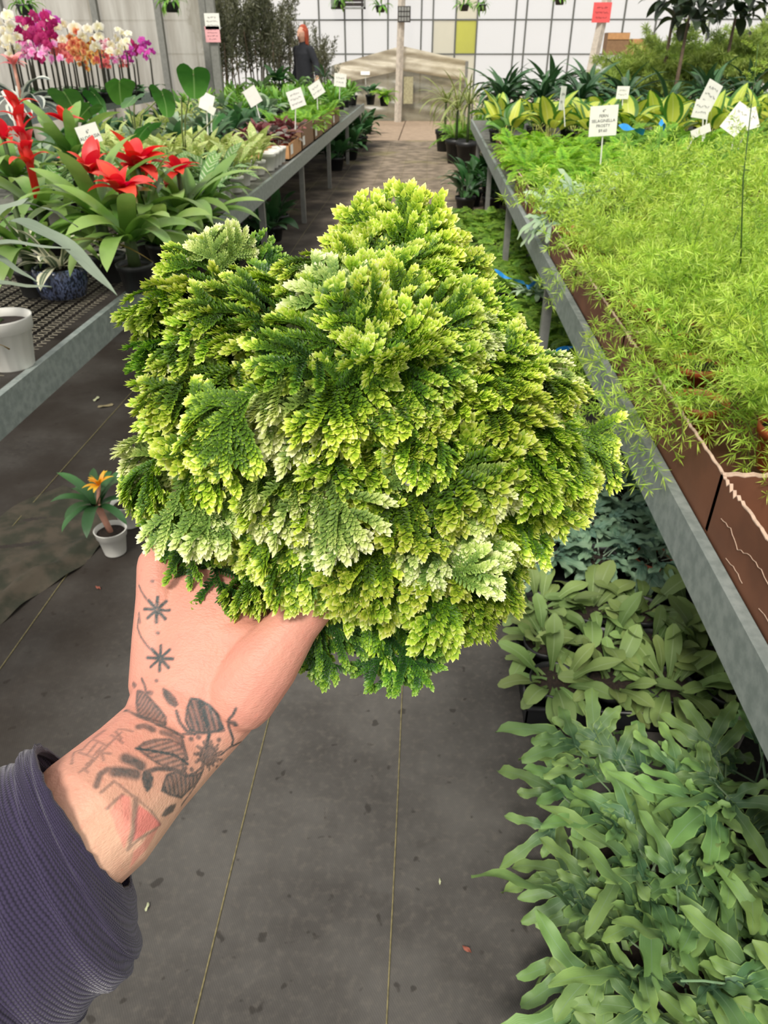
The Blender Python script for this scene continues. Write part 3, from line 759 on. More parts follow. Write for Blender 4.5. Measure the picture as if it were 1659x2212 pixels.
# ---- tent-like plastic door with its centre post
DY = 18.0
t = NT('door_plastic'); nz = t.noise(1.6, 5, .6, vec=t.mapping(t.coord('Object'), (1, 1, 3)))
c = t.mix(t.smooth(nz, .3, .7), srgb(112, 110, 92), srgb(166, 160, 140)); t.base(c); t.rough(.3); t.translucent(.35, c, .06); M_door = t.m
t = NT('door_flap_plastic'); nz = t.noise(2.5, 5, .6, vec=t.mapping(t.coord('Object'), (1, 1, 4)))
c = t.mix(t.smooth(nz, .3, .7), srgb(190, 180, 156), srgb(226, 218, 196)); t.base(c); t.rough(.4); t.translucent(.4, c, .05); M_flap = t.m
door = thing('door_1', 'low gabled doorway draped in wrinkled clear plastic at the aisle end', None, (0, 0, 0)); struct(door)
xl, xm, xr2 = at_y(716, 140, DY).x, at_y(868, 100, DY).x, at_y(1012, 130, DY).x
zl, zm, zr = at_y(716, 142, DY).z, at_y(868, 99, DY).z, at_y(1012, 132, DY).z
def top_at(x): return zl + (zm - zl) * (x - xl) / (xm - xl) if x < xm else zm + (zr - zm) * (x - xm) / (xr2 - xm)
def door_sheet(name, x0, x1, bot, top, mat, amp, y0, fr_):
    nu, nv_ = 50, 30; V = []
    for i in range(nu + 1):
        x = x0 + (x1 - x0) * i / nu
        for j in range(nv_ + 1):
            q = j / nv_; z = bot(x) + (top(x) - bot(x)) * q
            sag = amp * (math.sin(z * fr_ + (x - xm) * 3.2 * (1 if x > xm else -1)) + .6 * math.sin(z * fr_ * 1.9 + (x - xm) * 5 + 1))
            V.append((x, y0 + sag, z))
    F_ = [(i * (nv_ + 1) + j, (i + 1) * (nv_ + 1) + j, (i + 1) * (nv_ + 1) + j + 1, i * (nv_ + 1) + j + 1) for i in range(nu) for j in range(nv_)]
    return ob(name, mesh(name, V, F_, mat), door)
low = lambda x: top_at(x) - .30 - .10 * (1 - abs(x - xm) / 1.8)
for (a_, b_) in ((xl, xm), (xm, xr2)):
    door_sheet('curtain', a_, b_, lambda x: .01, low, M_door, .018, DY + .05, 17)
    door_sheet('flap', a_, b_, lambda x: low(x) - .04, top_at, M_flap, .022, DY - .02, 22)
M_wood = plain('whitewashed_wood', srgb(206, 196, 182), .8, var=.25, nscale=14)
p_top = at_y(872, -120, DY - .15); p_bot = at_z(858, 262, 0.0)
pst = MB(); pst.tube([(p_bot.x + .02, DY - .16, 0), (p_bot.x + .13, DY - .16, 4.0)], .075, 4).ob('door_post', M_wood, door)
MB().box(xl, xl + .06, DY - .05, DY + .02, 0, zl).ob('frame_post', M_post, door); MB().box(xr2 - .06, xr2, DY - .05, DY + .02, 0, zr).ob('frame_post', M_post, door)
M_paper = plain('white_card', srgb(236, 234, 226), .8, var=.05)
nb = at_y(882, 195, DY - .06); MB().box(nb.x - .1, nb.x + .1, DY - .09, DY - .075, nb.z - .25, nb.z + .25).ob('notice', plain('faded_notice', srgb(172, 166, 132), .7), door)
gb = at_y(873, 30, DY - .3)
gauge = thing('louvred_vent_box', 'small black gridded box fixed to the post above the plastic door', 'box', (gb.x, DY - .30, gb.z - .14))
MB().box(-.13, .13, 0, .06, 0, .27).ob('case', M_dark, gauge)
M_cell = plain('grey_cell', srgb(150, 152, 148), .5)
for i in range(4):
    for j in range(3): MB().box(-.11 + i * .058, -.066 + i * .058, -.008, 0, .02 + j * .085, .085 + j * .085).ob('cell', M_cell, gauge)
# wooden post at right with red notice
rp = at_y(1298, 60, 15.0)
post = thing('wooden_post', 'weathered wooden post rising behind the dark leafy plants', 'post', (rp.x - .02, 15.0, 0))
MB().tube([(-.16, 0, 0), (.22, 0, 3.6)], .08, 4).ob('timber', M_wood, post)
rs = at_y(1300, 27, 14.915)
o = MB().box(-.15, .15, -.004, .004, -.14, .14).ob('notice', plain('red_notice', srgb(232, 92, 92), .7, var=.08), None, loc=tuple(rs)); tag(o, 'red notice pinned on the wooden post', 'sign')

# ---- benches
t = NT('galvanised_rail'); nz = t.noise(40, 4); c = t.mix(t.smooth(nz, .3, .7), srgb(132, 142, 138), srgb(158, 166, 162)); c = t.mix(t.math('MULTIPLY', t.smooth(t.noise(5, 5, vec=t.mapping(t.coord('Object'), (1, .3, 1))), .6, .75), .3), c, srgb(120, 122, 110))
t.base(c); t.rough(.5); t.p.inputs['Metallic'].default_value = .35; M_galv = t.m
M_alu = plain('bench_deck', srgb(120, 120, 112), .6, .2)
RL, RR, BZ = -1.08, .505, .60
def bench(name, label, xe, xf, y0, y1, legs, zt=BZ):
    s = 1 if xf > xe else -1
    b = thing(name, label, 'bench', (0, 0, 0))
    m = MB(); 
    lo, hi = sorted((xe, xe + s * .004)); m.box(lo, hi, y0, y1, zt - .10, zt)
    lo, hi = sorted((xe + s * .004, xe + s * .022)); m.box(lo, hi, y0, y1, zt - .004, zt)
    m.ob('edge_rail', M_galv, b)
    for y in legs:
        for x in (xe + s * .05, xf - s * .08): MB().box(x - .02, x + .02, y - .02, y + .02, 0, zt - .05).ob('leg', M_post, b)
        lo, hi = sorted((xe + s * .02, xf)); MB().box(lo, hi, y - .02, y + .02, zt - .075, zt - .035).ob('crossbar', M_post, b)
    return b
bl = bench('bench', 'long left bench with grey galvanised edge rail and open metal mesh top', RL, -3.0, .2, 13.4, (1.0, 3.4, 5.2, 6.97, 8.93, 11.0, 13.0))
br = bench('bench', 'long right bench with grey galvanised edge rail carrying ferns in trays', RR, 3.6, -.2, 10.4, (.2, 3.3, 5.3, 7.3, 9.3))
# expanded metal deck of the left bench near the camera: strands
def expanded(x0, x1, y0, y1, lx=.024, ly=.026, wd=.0012, z=BZ - .012):
    V = []; F_ = []
    rows = int((y1 - y0) / ly); per = lx * 2; cols = int((x1 - x0) / per)
    fx = (0, .30, .50, .80); fo = (0, 0, 1, 1); sk = .0010
    for r in range(rows):
        for sg in (1, -1):
            pts = [(x0 + (k + fx[q]) * per, y0 + (r + .5) * ly + fo[q] * sg * ly * .47) for k in range(cols) for q in range(4)]
            for (ax_, ay), (bx, by) in zip(pts[:-1], pts[1:]):
                b = len(V)
                V += [(ax_, ay - wd, z), (bx, by - wd, z), (bx, by + wd, z), (ax_, ay + wd, z), (ax_, ay - wd, z - sk), (bx, by - wd, z - sk)]
                F_ += [(b, b + 1, b + 2, b + 3), (b + 4, b + 5, b + 1, b)]
    return mesh('mesh_deck', V, F_, M_mesh, smooth=False)
M_mesh = plain('expanded_metal', srgb(176, 168, 148), .5, .3)
o = ob('mesh_deck', expanded(-2.3, RL - .02, .5, 4.2), bl); o['kind'] = 'stuff'
MB().box(-3.0, -2.3, .2, 4.2, BZ - .016, BZ - .012).ob('deck_sheet', M_alu, bl)
MB().box(-3.0, RL - .022, 4.2, 13.4, BZ - .016, BZ - .012).ob('deck_sheet', M_alu, bl)
MB().box(RR + .022, 3.6, -.2, 10.4, BZ - .016, BZ - .012).ob('deck_sheet', M_alu, br)
b3 = bench('bench', 'raised bench at far left carrying the orchids', -3.3, -6.5, 5.5, 10.4, (6, 8, 10), .92)
MB().box(-6.5, -3.322, 5.5, 10.4, .904, .908).ob('deck_sheet', M_alu, b3)
# diagonal brace under the right bench
lg = at_z(1560, 1640, .02)
MB().tube([(.70, 1.10, 0), (.75, 1.12, .53)], .016, 4).ob('brace', plain('pale_brace', srgb(150, 146, 136), .7), br)
# ================================================================ leaves, fronds, pots, signs
def prof_strap(s): return min(1, .62 + s * 2.2) * (1 - max(0, (s - .62) / .38) ** 2.2)
def prof_lance(s): return max(0, math.sin(PI * min(1, (.04 + .96 * s)) ** .85)) ** .85
def prof_ovate(s): return max(0, math.sin(PI * (.03 + .97 * s) ** .68)) ** .75
def prof_spoon(s):
    if s < .66: q = s / .66; return .22 + .78 * q * q * (3 - 2 * q)
    return math.sqrt(max(0, 1 - ((s - .66) / .345) ** 2))
def prof_finger(s): return (.55 + .45 * min(1, s * 3)) * math.sqrt(max(0, 1 - max(0, (s - .72) / .285) ** 2))
PROF = dict(strap=prof_strap, lance=prof_lance, ovate=prof_ovate, spoon=prof_spoon, finger=prof_finger)
def leaf_me(mat, L, W, prof='lance', arch=(50, -20), fold=.15, wave=(0, 0), nu=9, nv=4, pw=1.0, petiole=0.0, twist=0.0, name='leaf'):
    pf = PROF[prof]; V = []; UV = []; pos = Vector((0, 0, 0))
    pa = R_(arch[0])
    if petiole: pos = pos + Vector((0, math.cos(pa), math.sin(pa))) * petiole
    for i in range(nu + 1):
        s = i / nu; a_ = R_(arch[0] + (arch[1] - arch[0]) * s ** pw)
        d = Vector((0, math.cos(a_), math.sin(a_))); n = Vector((0, -math.sin(a_), math.cos(a_)))
        if i: pos = pos + d * (L / nu)
        wd = W / 2 * pf(s)
        for j in range(nv + 1):
            v = j / nv * 2 - 1
            x = v * wd; h = abs(v) * wd * fold + wave[0] * math.sin(s * wave[1] * 2 * PI + (1.3 if v > 0 else 0)) * v * v
            tw = twist * s
            off = Vector((x * math.cos(tw), 0, 0)) + n * (h + x * math.sin(tw))
            V.append(pos + off); UV.append((j / nv, s))
    F_ = [(i * (nv + 1) + j, i * (nv + 1) + j + 1, (i + 1) * (nv + 1) + j + 1, (i + 1) * (nv + 1) + j) for i in range(nu) for j in range(nv)]
    if petiole:
        b = len(V); r = min(.004, W * .05)
        e = Vector((0, math.cos(pa), math.sin(pa))) * petiole
        for p in (Vector((0, 0, 0)), e):
            for k in range(4): V.append(p + Vector((math.cos(k * PI / 2) * r, 0, 0)) + Vector((0, -math.sin(pa), math.cos(pa))) * math.sin(k * PI / 2) * r); UV.append((.5, 0))
        F_ += [(b + k, b + (k + 1) % 4, b + 4 + (k + 1) % 4, b + 4 + k) for k in range(4)]
    return mesh(name, V, F_, mat, uv=UV)
def leafset(key, mat, L, W, prof, archs, **kw):
    return cached(key, lambda: [leaf_me(mat, L * (1 + .08 * ((i * 7) % 3 - 1)), W, prof, a_, **kw) for i, a_ in enumerate(archs)])
def blade(p0, p1, lift, width, mat, prof='strap', origin=Vector(), nu=14, nv=4, fold=.12, side=None, name='leaf', wave=(0, 0)):
    """one leaf from p0 to p1 over a raised curve, in the space of a thing at origin"""
    p0 = Vector(p0) - origin; p1 = Vector(p1) - origin; c = (p0 + p1) / 2 + Vector((0, 0, lift))
    pf = PROF[prof]; V = []; UV = []
    for i in range(nu + 1):
        s = i / nu; p = p0 * (1 - s) ** 2 + c * 2 * s * (1 - s) + p1 * s * s
        tn = ((c - p0) * (1 - s) + (p1 - c) * s).normalized()
        sd = tn.cross(Vector((0, 0, 1))) if side is None else Vector(side)
        sd = (sd - tn * sd.dot(tn)).normalized(); n = sd.cross(tn)
        if n.z < 0: n = -n
        wd = width / 2 * pf(s)
        for j in range(nv + 1):
            v = j / nv * 2 - 1
            V.append(p + sd * v * wd + n * (abs(v) * wd * fold + wave[0] * math.sin(s * wave[1] * 6.28) * v * v)); UV.append((j / nv, s))
    F_ = [(i * (nv + 1) + j, i * (nv + 1) + j + 1, (i + 1) * (nv + 1) + j + 1, (i + 1) * (nv + 1) + j) for i in range(nu) for j in range(nv)]
    return mesh(name, V, F_, mat, uv=UV)
def lobed_me(mat, seed, L=.2, W=.032, nl=4, arch=(60, -25), name='frond', wav=.004):
    """blue star fern frond: a long wavy centre lobe with finger lobes branching from its lower half"""
    g = np.random.default_rng(seed); V = []; UV = []; F_ = []
    def bend(x, y, h):
        s = min(1.2, max(0, y / L)); a0, a1 = R_(arch[0]), R_(arch[1]); k = (a1 - a0)
        # integrate the arch analytically
        if abs(k) < 1e-4: yy, zz = y * math.cos(a0), y * math.sin(a0)
        else: yy = L / k * (math.sin(a0 + k * s) - math.sin(a0)); zz = -L / k * (math.cos(a0 + k * s) - math.cos(a0))
        an = a0 + k * s
        return (x, yy - math.sin(an) * h, zz + math.cos(an) * h)
    def lobe(p0, ang, l, w_, lift, ph):
        nu, nv = 12, 4; b = len(V); curve = g.normal(0, .35)
        x, y = p0; an = ang
        for i in range(nu + 1):
            s = i / nu
            if i: x += math.sin(an) * l / nu; y += math.cos(an) * l / nu; an += curve / nu
            wd = w_ / 2 * prof_finger(s) * (1 + .13 * math.sin(s * 22 + ph) + .06 * math.sin(s * 41 + ph * 2))
            for j in range(nv + 1):
                v = j / nv * 2 - 1
                h = lift + lift * 1.5 * s + wav * math.sin(s * 15 + ph + (1.4 if v > 0 else 0)) * v * v + abs(v) * wd * .12 - .25 * l * s * s * abs(math.sin(ang)) * .6
                V.append(bend(x + math.cos(an) * v * wd, y - math.sin(an) * v * wd, h)); UV.append((j / nv, .15 + .85 * s * (l / L) ** .3))
        F_.extend([(b + i * (nv + 1) + j, b + i * (nv + 1) + j + 1, b + (i + 1) * (nv + 1) + j + 1, b + (i + 1) * (nv + 1) + j) for i in range(nu) for j in range(nv)])
    lobe((0, L * .28), g.normal(0, .1), L * g.uniform(.62, .78), W, 0, g.uniform(0, 6))
    for k in range(nl):
        s_ = 1 if k % 2 else -1
        y0 = L * (.28 + .10 * (k // 2) + g.uniform(0, .05))
        lobe((0, y0), s_ * g.uniform(.55, 1.0), L * g.uniform(.30, .55), W * g.uniform(.7, .95), .0015 + .001 * k, g.uniform(0, 6))
    b = len(V)                                  # stalk
    for y in (0, L * .15, L * .32):
        for v in (-1, 0, 1): V.append(bend(v * .0022, y, .002 if v == 0 else 0)); UV.append((.5, 0))
    for i in range(2):
        for j in range(2): F_.append((b + i * 3 + j, b + i * 3 + j + 1, b + (i + 1) * 3 + j + 1, b + (i + 1) * 3 + j))
    return mesh(name, V, F_, mat, uv=UV)
def fern_me(mat, seed, L=.16, W=.07, np_=14, arch=(55, -20), nl=6, name='frond', leaflet=.007):
    """feathery frond: pinnae with small leaflets"""
    g = np.random.default_rng(seed); V = []; C = []; F_ = []
    a0, a1 = R_(arch[0]), R_(arch[1]); k = (a1 - a0)
    def bend(x, y, h):
        s = y / L; an = a0 + k * s
        return (x, L / k * (math.sin(an) - math.sin(a0)) - math.sin(an) * h, -L / k * (math.cos(an) - math.cos(a0)) + math.cos(an) * h)
    for i in range(np_):
        s = .12 + .86 * i / (np_ - 1)
        pl = W / 2 * (math.sin(PI * min(1, s ** .75)) ** .8 * .9 + .12)
        for sd in (-1, 1):
            an = R_(58 - 18 * s + g.normal(0, 5)); droop = g.normal(.1, .12)
            n = max(2, int(nl * pl / (W / 2)) + 1)
            for q in range(1, n + 1):
                f = q / n; x = sd * math.sin(an) * pl * f; y = s * L + math.cos(an) * pl * f * .8; h = -droop * pl * f * f + g.normal(0, .001)
                for e in (-1, 1):
                    l = leaflet * (1.1 - .45 * f) * g.uniform(.8, 1.2); ang = an * sd + e * .75
                    dx, dy = math.sin(ang) * l, math.cos(ang) * l; w_ = l * .36
                    b = len(V)
                    V.extend([bend(x, y, h), bend(x + dx * .5 - dy / l * w_, y + dy * .5 + dx / l * w_, h + .0008), bend(x + dx, y + dy, h - .0008), bend(x + dx * .5 + dy / l * w_, y + dy * .5 - dx / l * w_, h + .0008)])
                    c = .15 + .6 * s * .5 + .45 * f + g.normal(0, .06); C.extend([c - .1, c, c + .1, c]); F_.append((b, b + 1, b + 2, b + 3))
    b = len(V)
    for i in range(7):
        y = L * i / 6
        for v in (-1, 1): V.append(bend(v * .0012, y, 0)); C.append(.2)
    F_ += [(b + 2 * i, b + 2 * i + 1, b + 2 * i + 3, b + 2 * i + 2) for i in range(6)]
    return mesh(name, V, F_, mat, col=np.clip(np.array(C), 0, 1), smooth=False)
def plume_me(mat, seed, L=.26, arch=(70, 5), nbr=9, needle=.020, nn=11, name='plume', nw=.0007):
    """asparagus fern shoot: arching stem with side shoots of star-like needles"""
    g = np.random.default_rng(seed); V = []; C = []; F_ = []
    def needle_at(p, d, l, c):
        d = d / np.linalg.norm(d); s = np.cross(d, g.normal(0, 1, 3)); s /= np.linalg.norm(s) + 1e-9; b = len(V)
        V.extend([p, p + d * l * .5 + s * nw, p + d * l, p + d * l * .5 - s * nw]); C.extend([c - .25, c, c + .12, c]); F_.append((b, b + 1, b + 2, b + 3))
    def stem(pts, r0, c):
        b = len(V)
        for i, p in enumerate(pts):
            r = r0 * (1 - .7 * i / len(pts))
            for k in range(3): V.append(p + np.array([math.cos(k * 2.1) * r, math.sin(k * 2.1) * r, 0])); C.append(c)
        for i in range(len(pts) - 1):
            for k in range(3): F_.append((b + i * 3 + k, b + i * 3 + (k + 1) % 3, b + i * 3 + 3 + (k + 1) % 3, b + i * 3 + 3 + k))
    pts = []; p = np.zeros(3); az = g.normal(0, .15); n = 14
    for i in range(n + 1):
        s = i / n; a_ = R_(arch[0] + (arch[1] - arch[0]) * s); d = np.array([math.sin(az) * math.cos(a_), math.cos(az) * math.cos(a_), math.sin(a_)])
        if i: p = p + d * L / n
        pts.append(p.copy()); az += g.normal(0, .06)
    stem(pts, .0012, .1)
    def star(p, d, l, c, k=nn):
        for q in range(k):
            v = g.normal(0, 1, 3); v -= d * np.dot(v, d) * .6; needle_at(p, v / np.linalg.norm(v) + d * .75, l * g.uniform(.7, 1.15), c + g.normal(0, .08))
    for b_ in range(nbr):
        s = .25 + .75 * b_ / (nbr - 1); i = min(n - 1, int(s * n)); d = pts[i + 1] - pts[i]; d /= np.linalg.norm(d)
        side = np.cross(d, [0, 0, 1]); side /= np.linalg.norm(side) + 1e-9
        k = 1 if b_ % 2 else -1; bd = d * .5 + side * k * .8 + np.array([0, 0, g.normal(.2, .25)]); bd /= np.linalg.norm(bd)
        bl = L * .34 * (1.1 - s * .75) * g.uniform(.7, 1.2); m = max(2, int(bl / .011)); q = pts[i].copy(); sp = [q.copy()]
        for j in range(m):
            q = q + bd * bl / m; bd = bd + np.array([0, 0, -.05]); bd /= np.linalg.norm(bd); sp.append(q.copy())
            star(q, bd, needle * (.75 + .4 * (j / m)), .35 + .4 * (j + 1) / m, nn if j == m - 1 else nn // 2 + 1)
        stem(sp, .0007, .2)
    for i in range(4, n + 1): star(pts[i], pts[i] - pts[i - 1] + 1e-6, needle, .35 + .45 * i / n, nn // 2 + (nn // 2 if i == n else 0))
    return mesh(name, np.array(V), F_, mat, col=np.clip(np.array(C), 0, 1), smooth=False)
def heart_me(mat, S=.2, cup=.25, name='leaf_blade', seed=0):
    nr, na = 6, 28; V = [(0, 0, 0)]; UV = [(.5, .1)]; F_ = []
    for i in range(1, nr + 1):
        for k in range(na):
            an = 2 * PI * k / na; th = abs((an + PI) % (2 * PI) - PI)          # 0 = tip direction
            r = S * (.50 + .50 * max(0, math.cos(th)) ** 3 + .10 * math.sin(th) - .34 * max(0, math.cos(PI - th)) ** 6 + .10 * max(0, math.sin(th - .5)))
            f = i / nr; x = math.sin(an) * r * f; y = math.cos(an) * r * f
            z = -cup * (x * x + y * y) / S + abs(x) * .12 + .006 * math.sin(an * 7 + seed) * f * f
            V.append((x, y, z)); UV.append((.5 + x / S * .6, .1 + max(0, y) / S * .9))
    for k in range(na): F_.append((0, 1 + k, 1 + (k + 1) % na))
    for i in range(nr - 1):
        for k in range(na): F_.append((1 + i * na + k, 1 + (i + 1) * na + k, 1 + (i + 1) * na + (k + 1) % na, 1 + i * na + (k + 1) % na))
    return mesh(name, V, F_, mat, uv=UV)
# ---- pots
M_wpot = plain('white_plastic_pot', srgb(222, 220, 212), .5, var=.08, nscale=12)
M_tpot = plain('terracotta_plastic_pot', srgb(178, 84, 46), .5, var=.12)
M_bpot = plain('black_plastic_pot', srgb(34, 35, 36), .45, var=.2)
POTM = dict(w=M_wpot, t=M_tpot, b=M_bpot)
def pot_meshes(k, r, h):
    def mk():
        p = MB().lathe([(r * .70, 0), (r * .72, .002), (r * .93, h * .80), (r * 1.0, h * .80), (r * 1.03, h), (r * .96, h), (r * .92, h * .82)], 20, cap1=False).mesh('pot', POTM[k], True)
        s = MB().lathe([(r * .935, h * .84), (r * .5, h * .88), (r * .02, h * .9)], 16, cap0=False).mesh('soil', M_soil, True)
        return p, s
    return cached(('pot', k, r, h), mk)
def add_pot(parent, k='b', r=.055, h=.09, z=0):
    p, s = pot_meshes(k, r, h); ob('pot', p, parent, (0, 0, z)); ob('soil', s, parent, (0, 0, z)); return z + h * .88
def rosette(parent, mes, n, z, tilt=(-10, 10), scale=(.8, 1.1), spread=.012, name='leaf', az0=None, roll=10):
    a0 = random.uniform(0, 6.28) if az0 is None else az0
    for i in range(n):
        az = a0 + i * 2.39996 + random.gauss(0, .2); rr = spread * math.sqrt((i + .5) / n)
        f = 1 - i / max(1, n - 1)                                    # inner leaves stand up more
        tx = R_(tilt[0] + (tilt[1] - tilt[0]) * (1 - f) + random.gauss(0, 6))
        ob(name, mes[random.randrange(len(mes))], parent, (-math.sin(az) * rr, math.cos(az) * rr, z + random.uniform(-.004, .004)), (tx, R_(random.gauss(0, roll)), az), random.uniform(*scale))
# ---- signs with writing
M_ink = plain('black_marker', srgb(46, 46, 50), .7, var=.05)
def text_mesh(lines, size, lead=1.15):
    key = ('txt', tuple(lines), size)
    def mk():
        cu = bpy.data.curves.new('lettering', 'FONT'); cu.body = '\n'.join(lines); cu.size = size; cu.align_x = 'CENTER'; cu.align_y = 'CENTER'; cu.space_line = lead; cu.extrude = .0003; cu.resolution_u = 2
        o = bpy.data.objects.new('lettering', cu); COL.objects.link(o)
        me = bpy.data.meshes.new_from_object(o.evaluated_get(bpy.context.evaluated_depsgraph_get())); bpy.data.objects.remove(o); bpy.data.curves.remove(cu)
        me.materials.clear(); me.materials.append(M_ink); me.name = 'lettering'; return me
    return cached(key, mk)
def scribble_mesh(w_, h_, rows, seed):
    """rows of handwriting too faint to read"""
    g = random.Random(seed); m = MB()
    for r in range(rows):
        z = h_ * (.5 - (r + 1) / (rows + 1)); half = w_ * g.uniform(.26, .40); x = -half
        while x < half:
            ln = g.uniform(.10, .22) * w_; pts = []; e = min(half, x + ln); q = x
            while q < e: pts.append((q, 0, z + g.uniform(-.5, .5) * h_ * .45 / (rows + 1))); q += w_ * .022
            if len(pts) > 1: m.tube(pts, w_ * .007, 4)
            x = e + w_ * .03
    return m.mesh('lettering', M_ink)
def sign(label, foot, card_c, w_, h_, lines=None, yaw=0, roll=0, pitch=0, size=None, name='plant_sign', mat=None, group=None):
    """white card on a stake: foot is where the stake stands, card_c the middle of the card"""
    foot = Vector(foot); card_c = Vector(card_c); w_ *= .86; h_ *= .86; size = size * .86 if size else None
    s = thing(name, label, 'sign', tuple(foot), 0, group)
    top = card_c - foot
    MB().tube([(0, 0, -.05), tuple(top * .5), tuple(top)], .004, 4).ob('stake', M_paper, s)
    c = MB().box(-w_ / 2, w_ / 2, -.0015, .0015, -h_ / 2, h_ / 2).ob('card', mat or M_paper, s, loc=tuple(top + Vector((0, -.006, 0))), rot=(R_(pitch), R_(roll), R_(yaw)))
    if isinstance(lines, int): ob('lettering', scribble_mesh(w_, h_, lines, len(label)), c, (0, -.003, 0))
    elif lines:
        ob('lettering', text_mesh(lines, size or h_ / (len(lines) * 1.45)), c, (0, -.0022, 0), (PI / 2, 0, 0))
    return s
# ================================================================ right bench
ORD = ('first', 'second', 'third', 'fourth', 'fifth', 'sixth', 'seventh', 'eighth', 'ninth', 'tenth', 'eleventh', 'twelfth', 'thirteenth', 'fourteenth')
M_card = plain('brown_cardboard', srgb(112, 70, 46), .8, var=.22, nscale=9, bump=.25, bscale=120)
M_tear = plain('torn_kraft', srgb(198, 170, 148), .9, var=.15, nscale=60)
M_asp = colmat('asparagus_fern', [(0, srgb(56, 90, 22)), (.35, srgb(124, 166, 42)), (.7, srgb(180, 212, 76)), (1, srgb(222, 236, 132))], transl=.3, rough=.5, objvar=.16, hue=.02)
M_sel = colmat('spring_fern', [(0, srgb(48, 96, 22)), (.4, srgb(112, 170, 36)), (.75, srgb(164, 208, 58)), (1, srgb(196, 228, 92))], transl=.3, objvar=.16)
M_fern2 = colmat('mid_green_fern', [(0, srgb(40, 82, 26)), (.4, srgb(92, 148, 42)), (.75, srgb(138, 188, 62)), (1, srgb(180, 216, 96))], transl=.3, objvar=.2)
M_moss = colmat('moss_fern', [(0, srgb(44, 78, 20)), (.4, srgb(96, 140, 38)), (.75, srgb(140, 178, 58)), (1, srgb(176, 206, 82))], transl=.25, objvar=.2)
M_ph = leafmat('blue_star_fern', srgb(62, 96, 68), srgb(122, 154, 82), vein=srgb(116, 144, 104), vein_w=.05, transl=.12, rough=.5, objvar=.26, hue=.03, edge=srgb(132, 162, 88), edge_at=.93)
M_ph2 = leafmat('blue_green_fern', srgb(86, 122, 104), srgb(128, 158, 124), vein=srgb(150, 172, 146), vein_w=.07, transl=.15, rough=.5, objvar=.2, hue=.02)
M_ph3 = leafmat('pale_blue_fern', srgb(140, 172, 142), srgb(184, 208, 166), vein=srgb(200, 214, 186), transl=.2, rough=.5, objvar=.12)
M_stag = leafmat('staghorn_fern', srgb(92, 116, 60), srgb(126, 148, 84), vein=srgb(132, 152, 100), vein_w=.1, transl=.15, rough=.6, objvar=.25, hue=.03)
M_dief = leafmat('dieffenbachia', srgb(206, 214, 92), srgb(188, 206, 84), edge=srgb(72, 122, 44), edge_at=.62, vein=srgb(216, 222, 130), vein_w=.07, transl=.3, objvar=.12)
M_dief2 = leafmat('dieffenbachia_green', srgb(96, 146, 60), srgb(120, 168, 64), edge=srgb(66, 112, 44), edge_at=.7, transl=.25, objvar=.2)
M_drac = leafmat('dracaena', srgb(42, 78, 46), srgb(62, 100, 58), vein=srgb(92, 126, 84), vein_w=.12, transl=.12, rough=.32, objvar=.25)
M_spath = leafmat('peace_lily', srgb(34, 70, 34), srgb(50, 92, 42), vein=srgb(70, 108, 60), transl=.12, rough=.3, objvar=.25)
M_grass = leafmat('spider_grass', srgb(110, 130, 60), srgb(140, 156, 84), edge=srgb(196, 196, 130), edge_at=.7, transl=.25, objvar=.25)

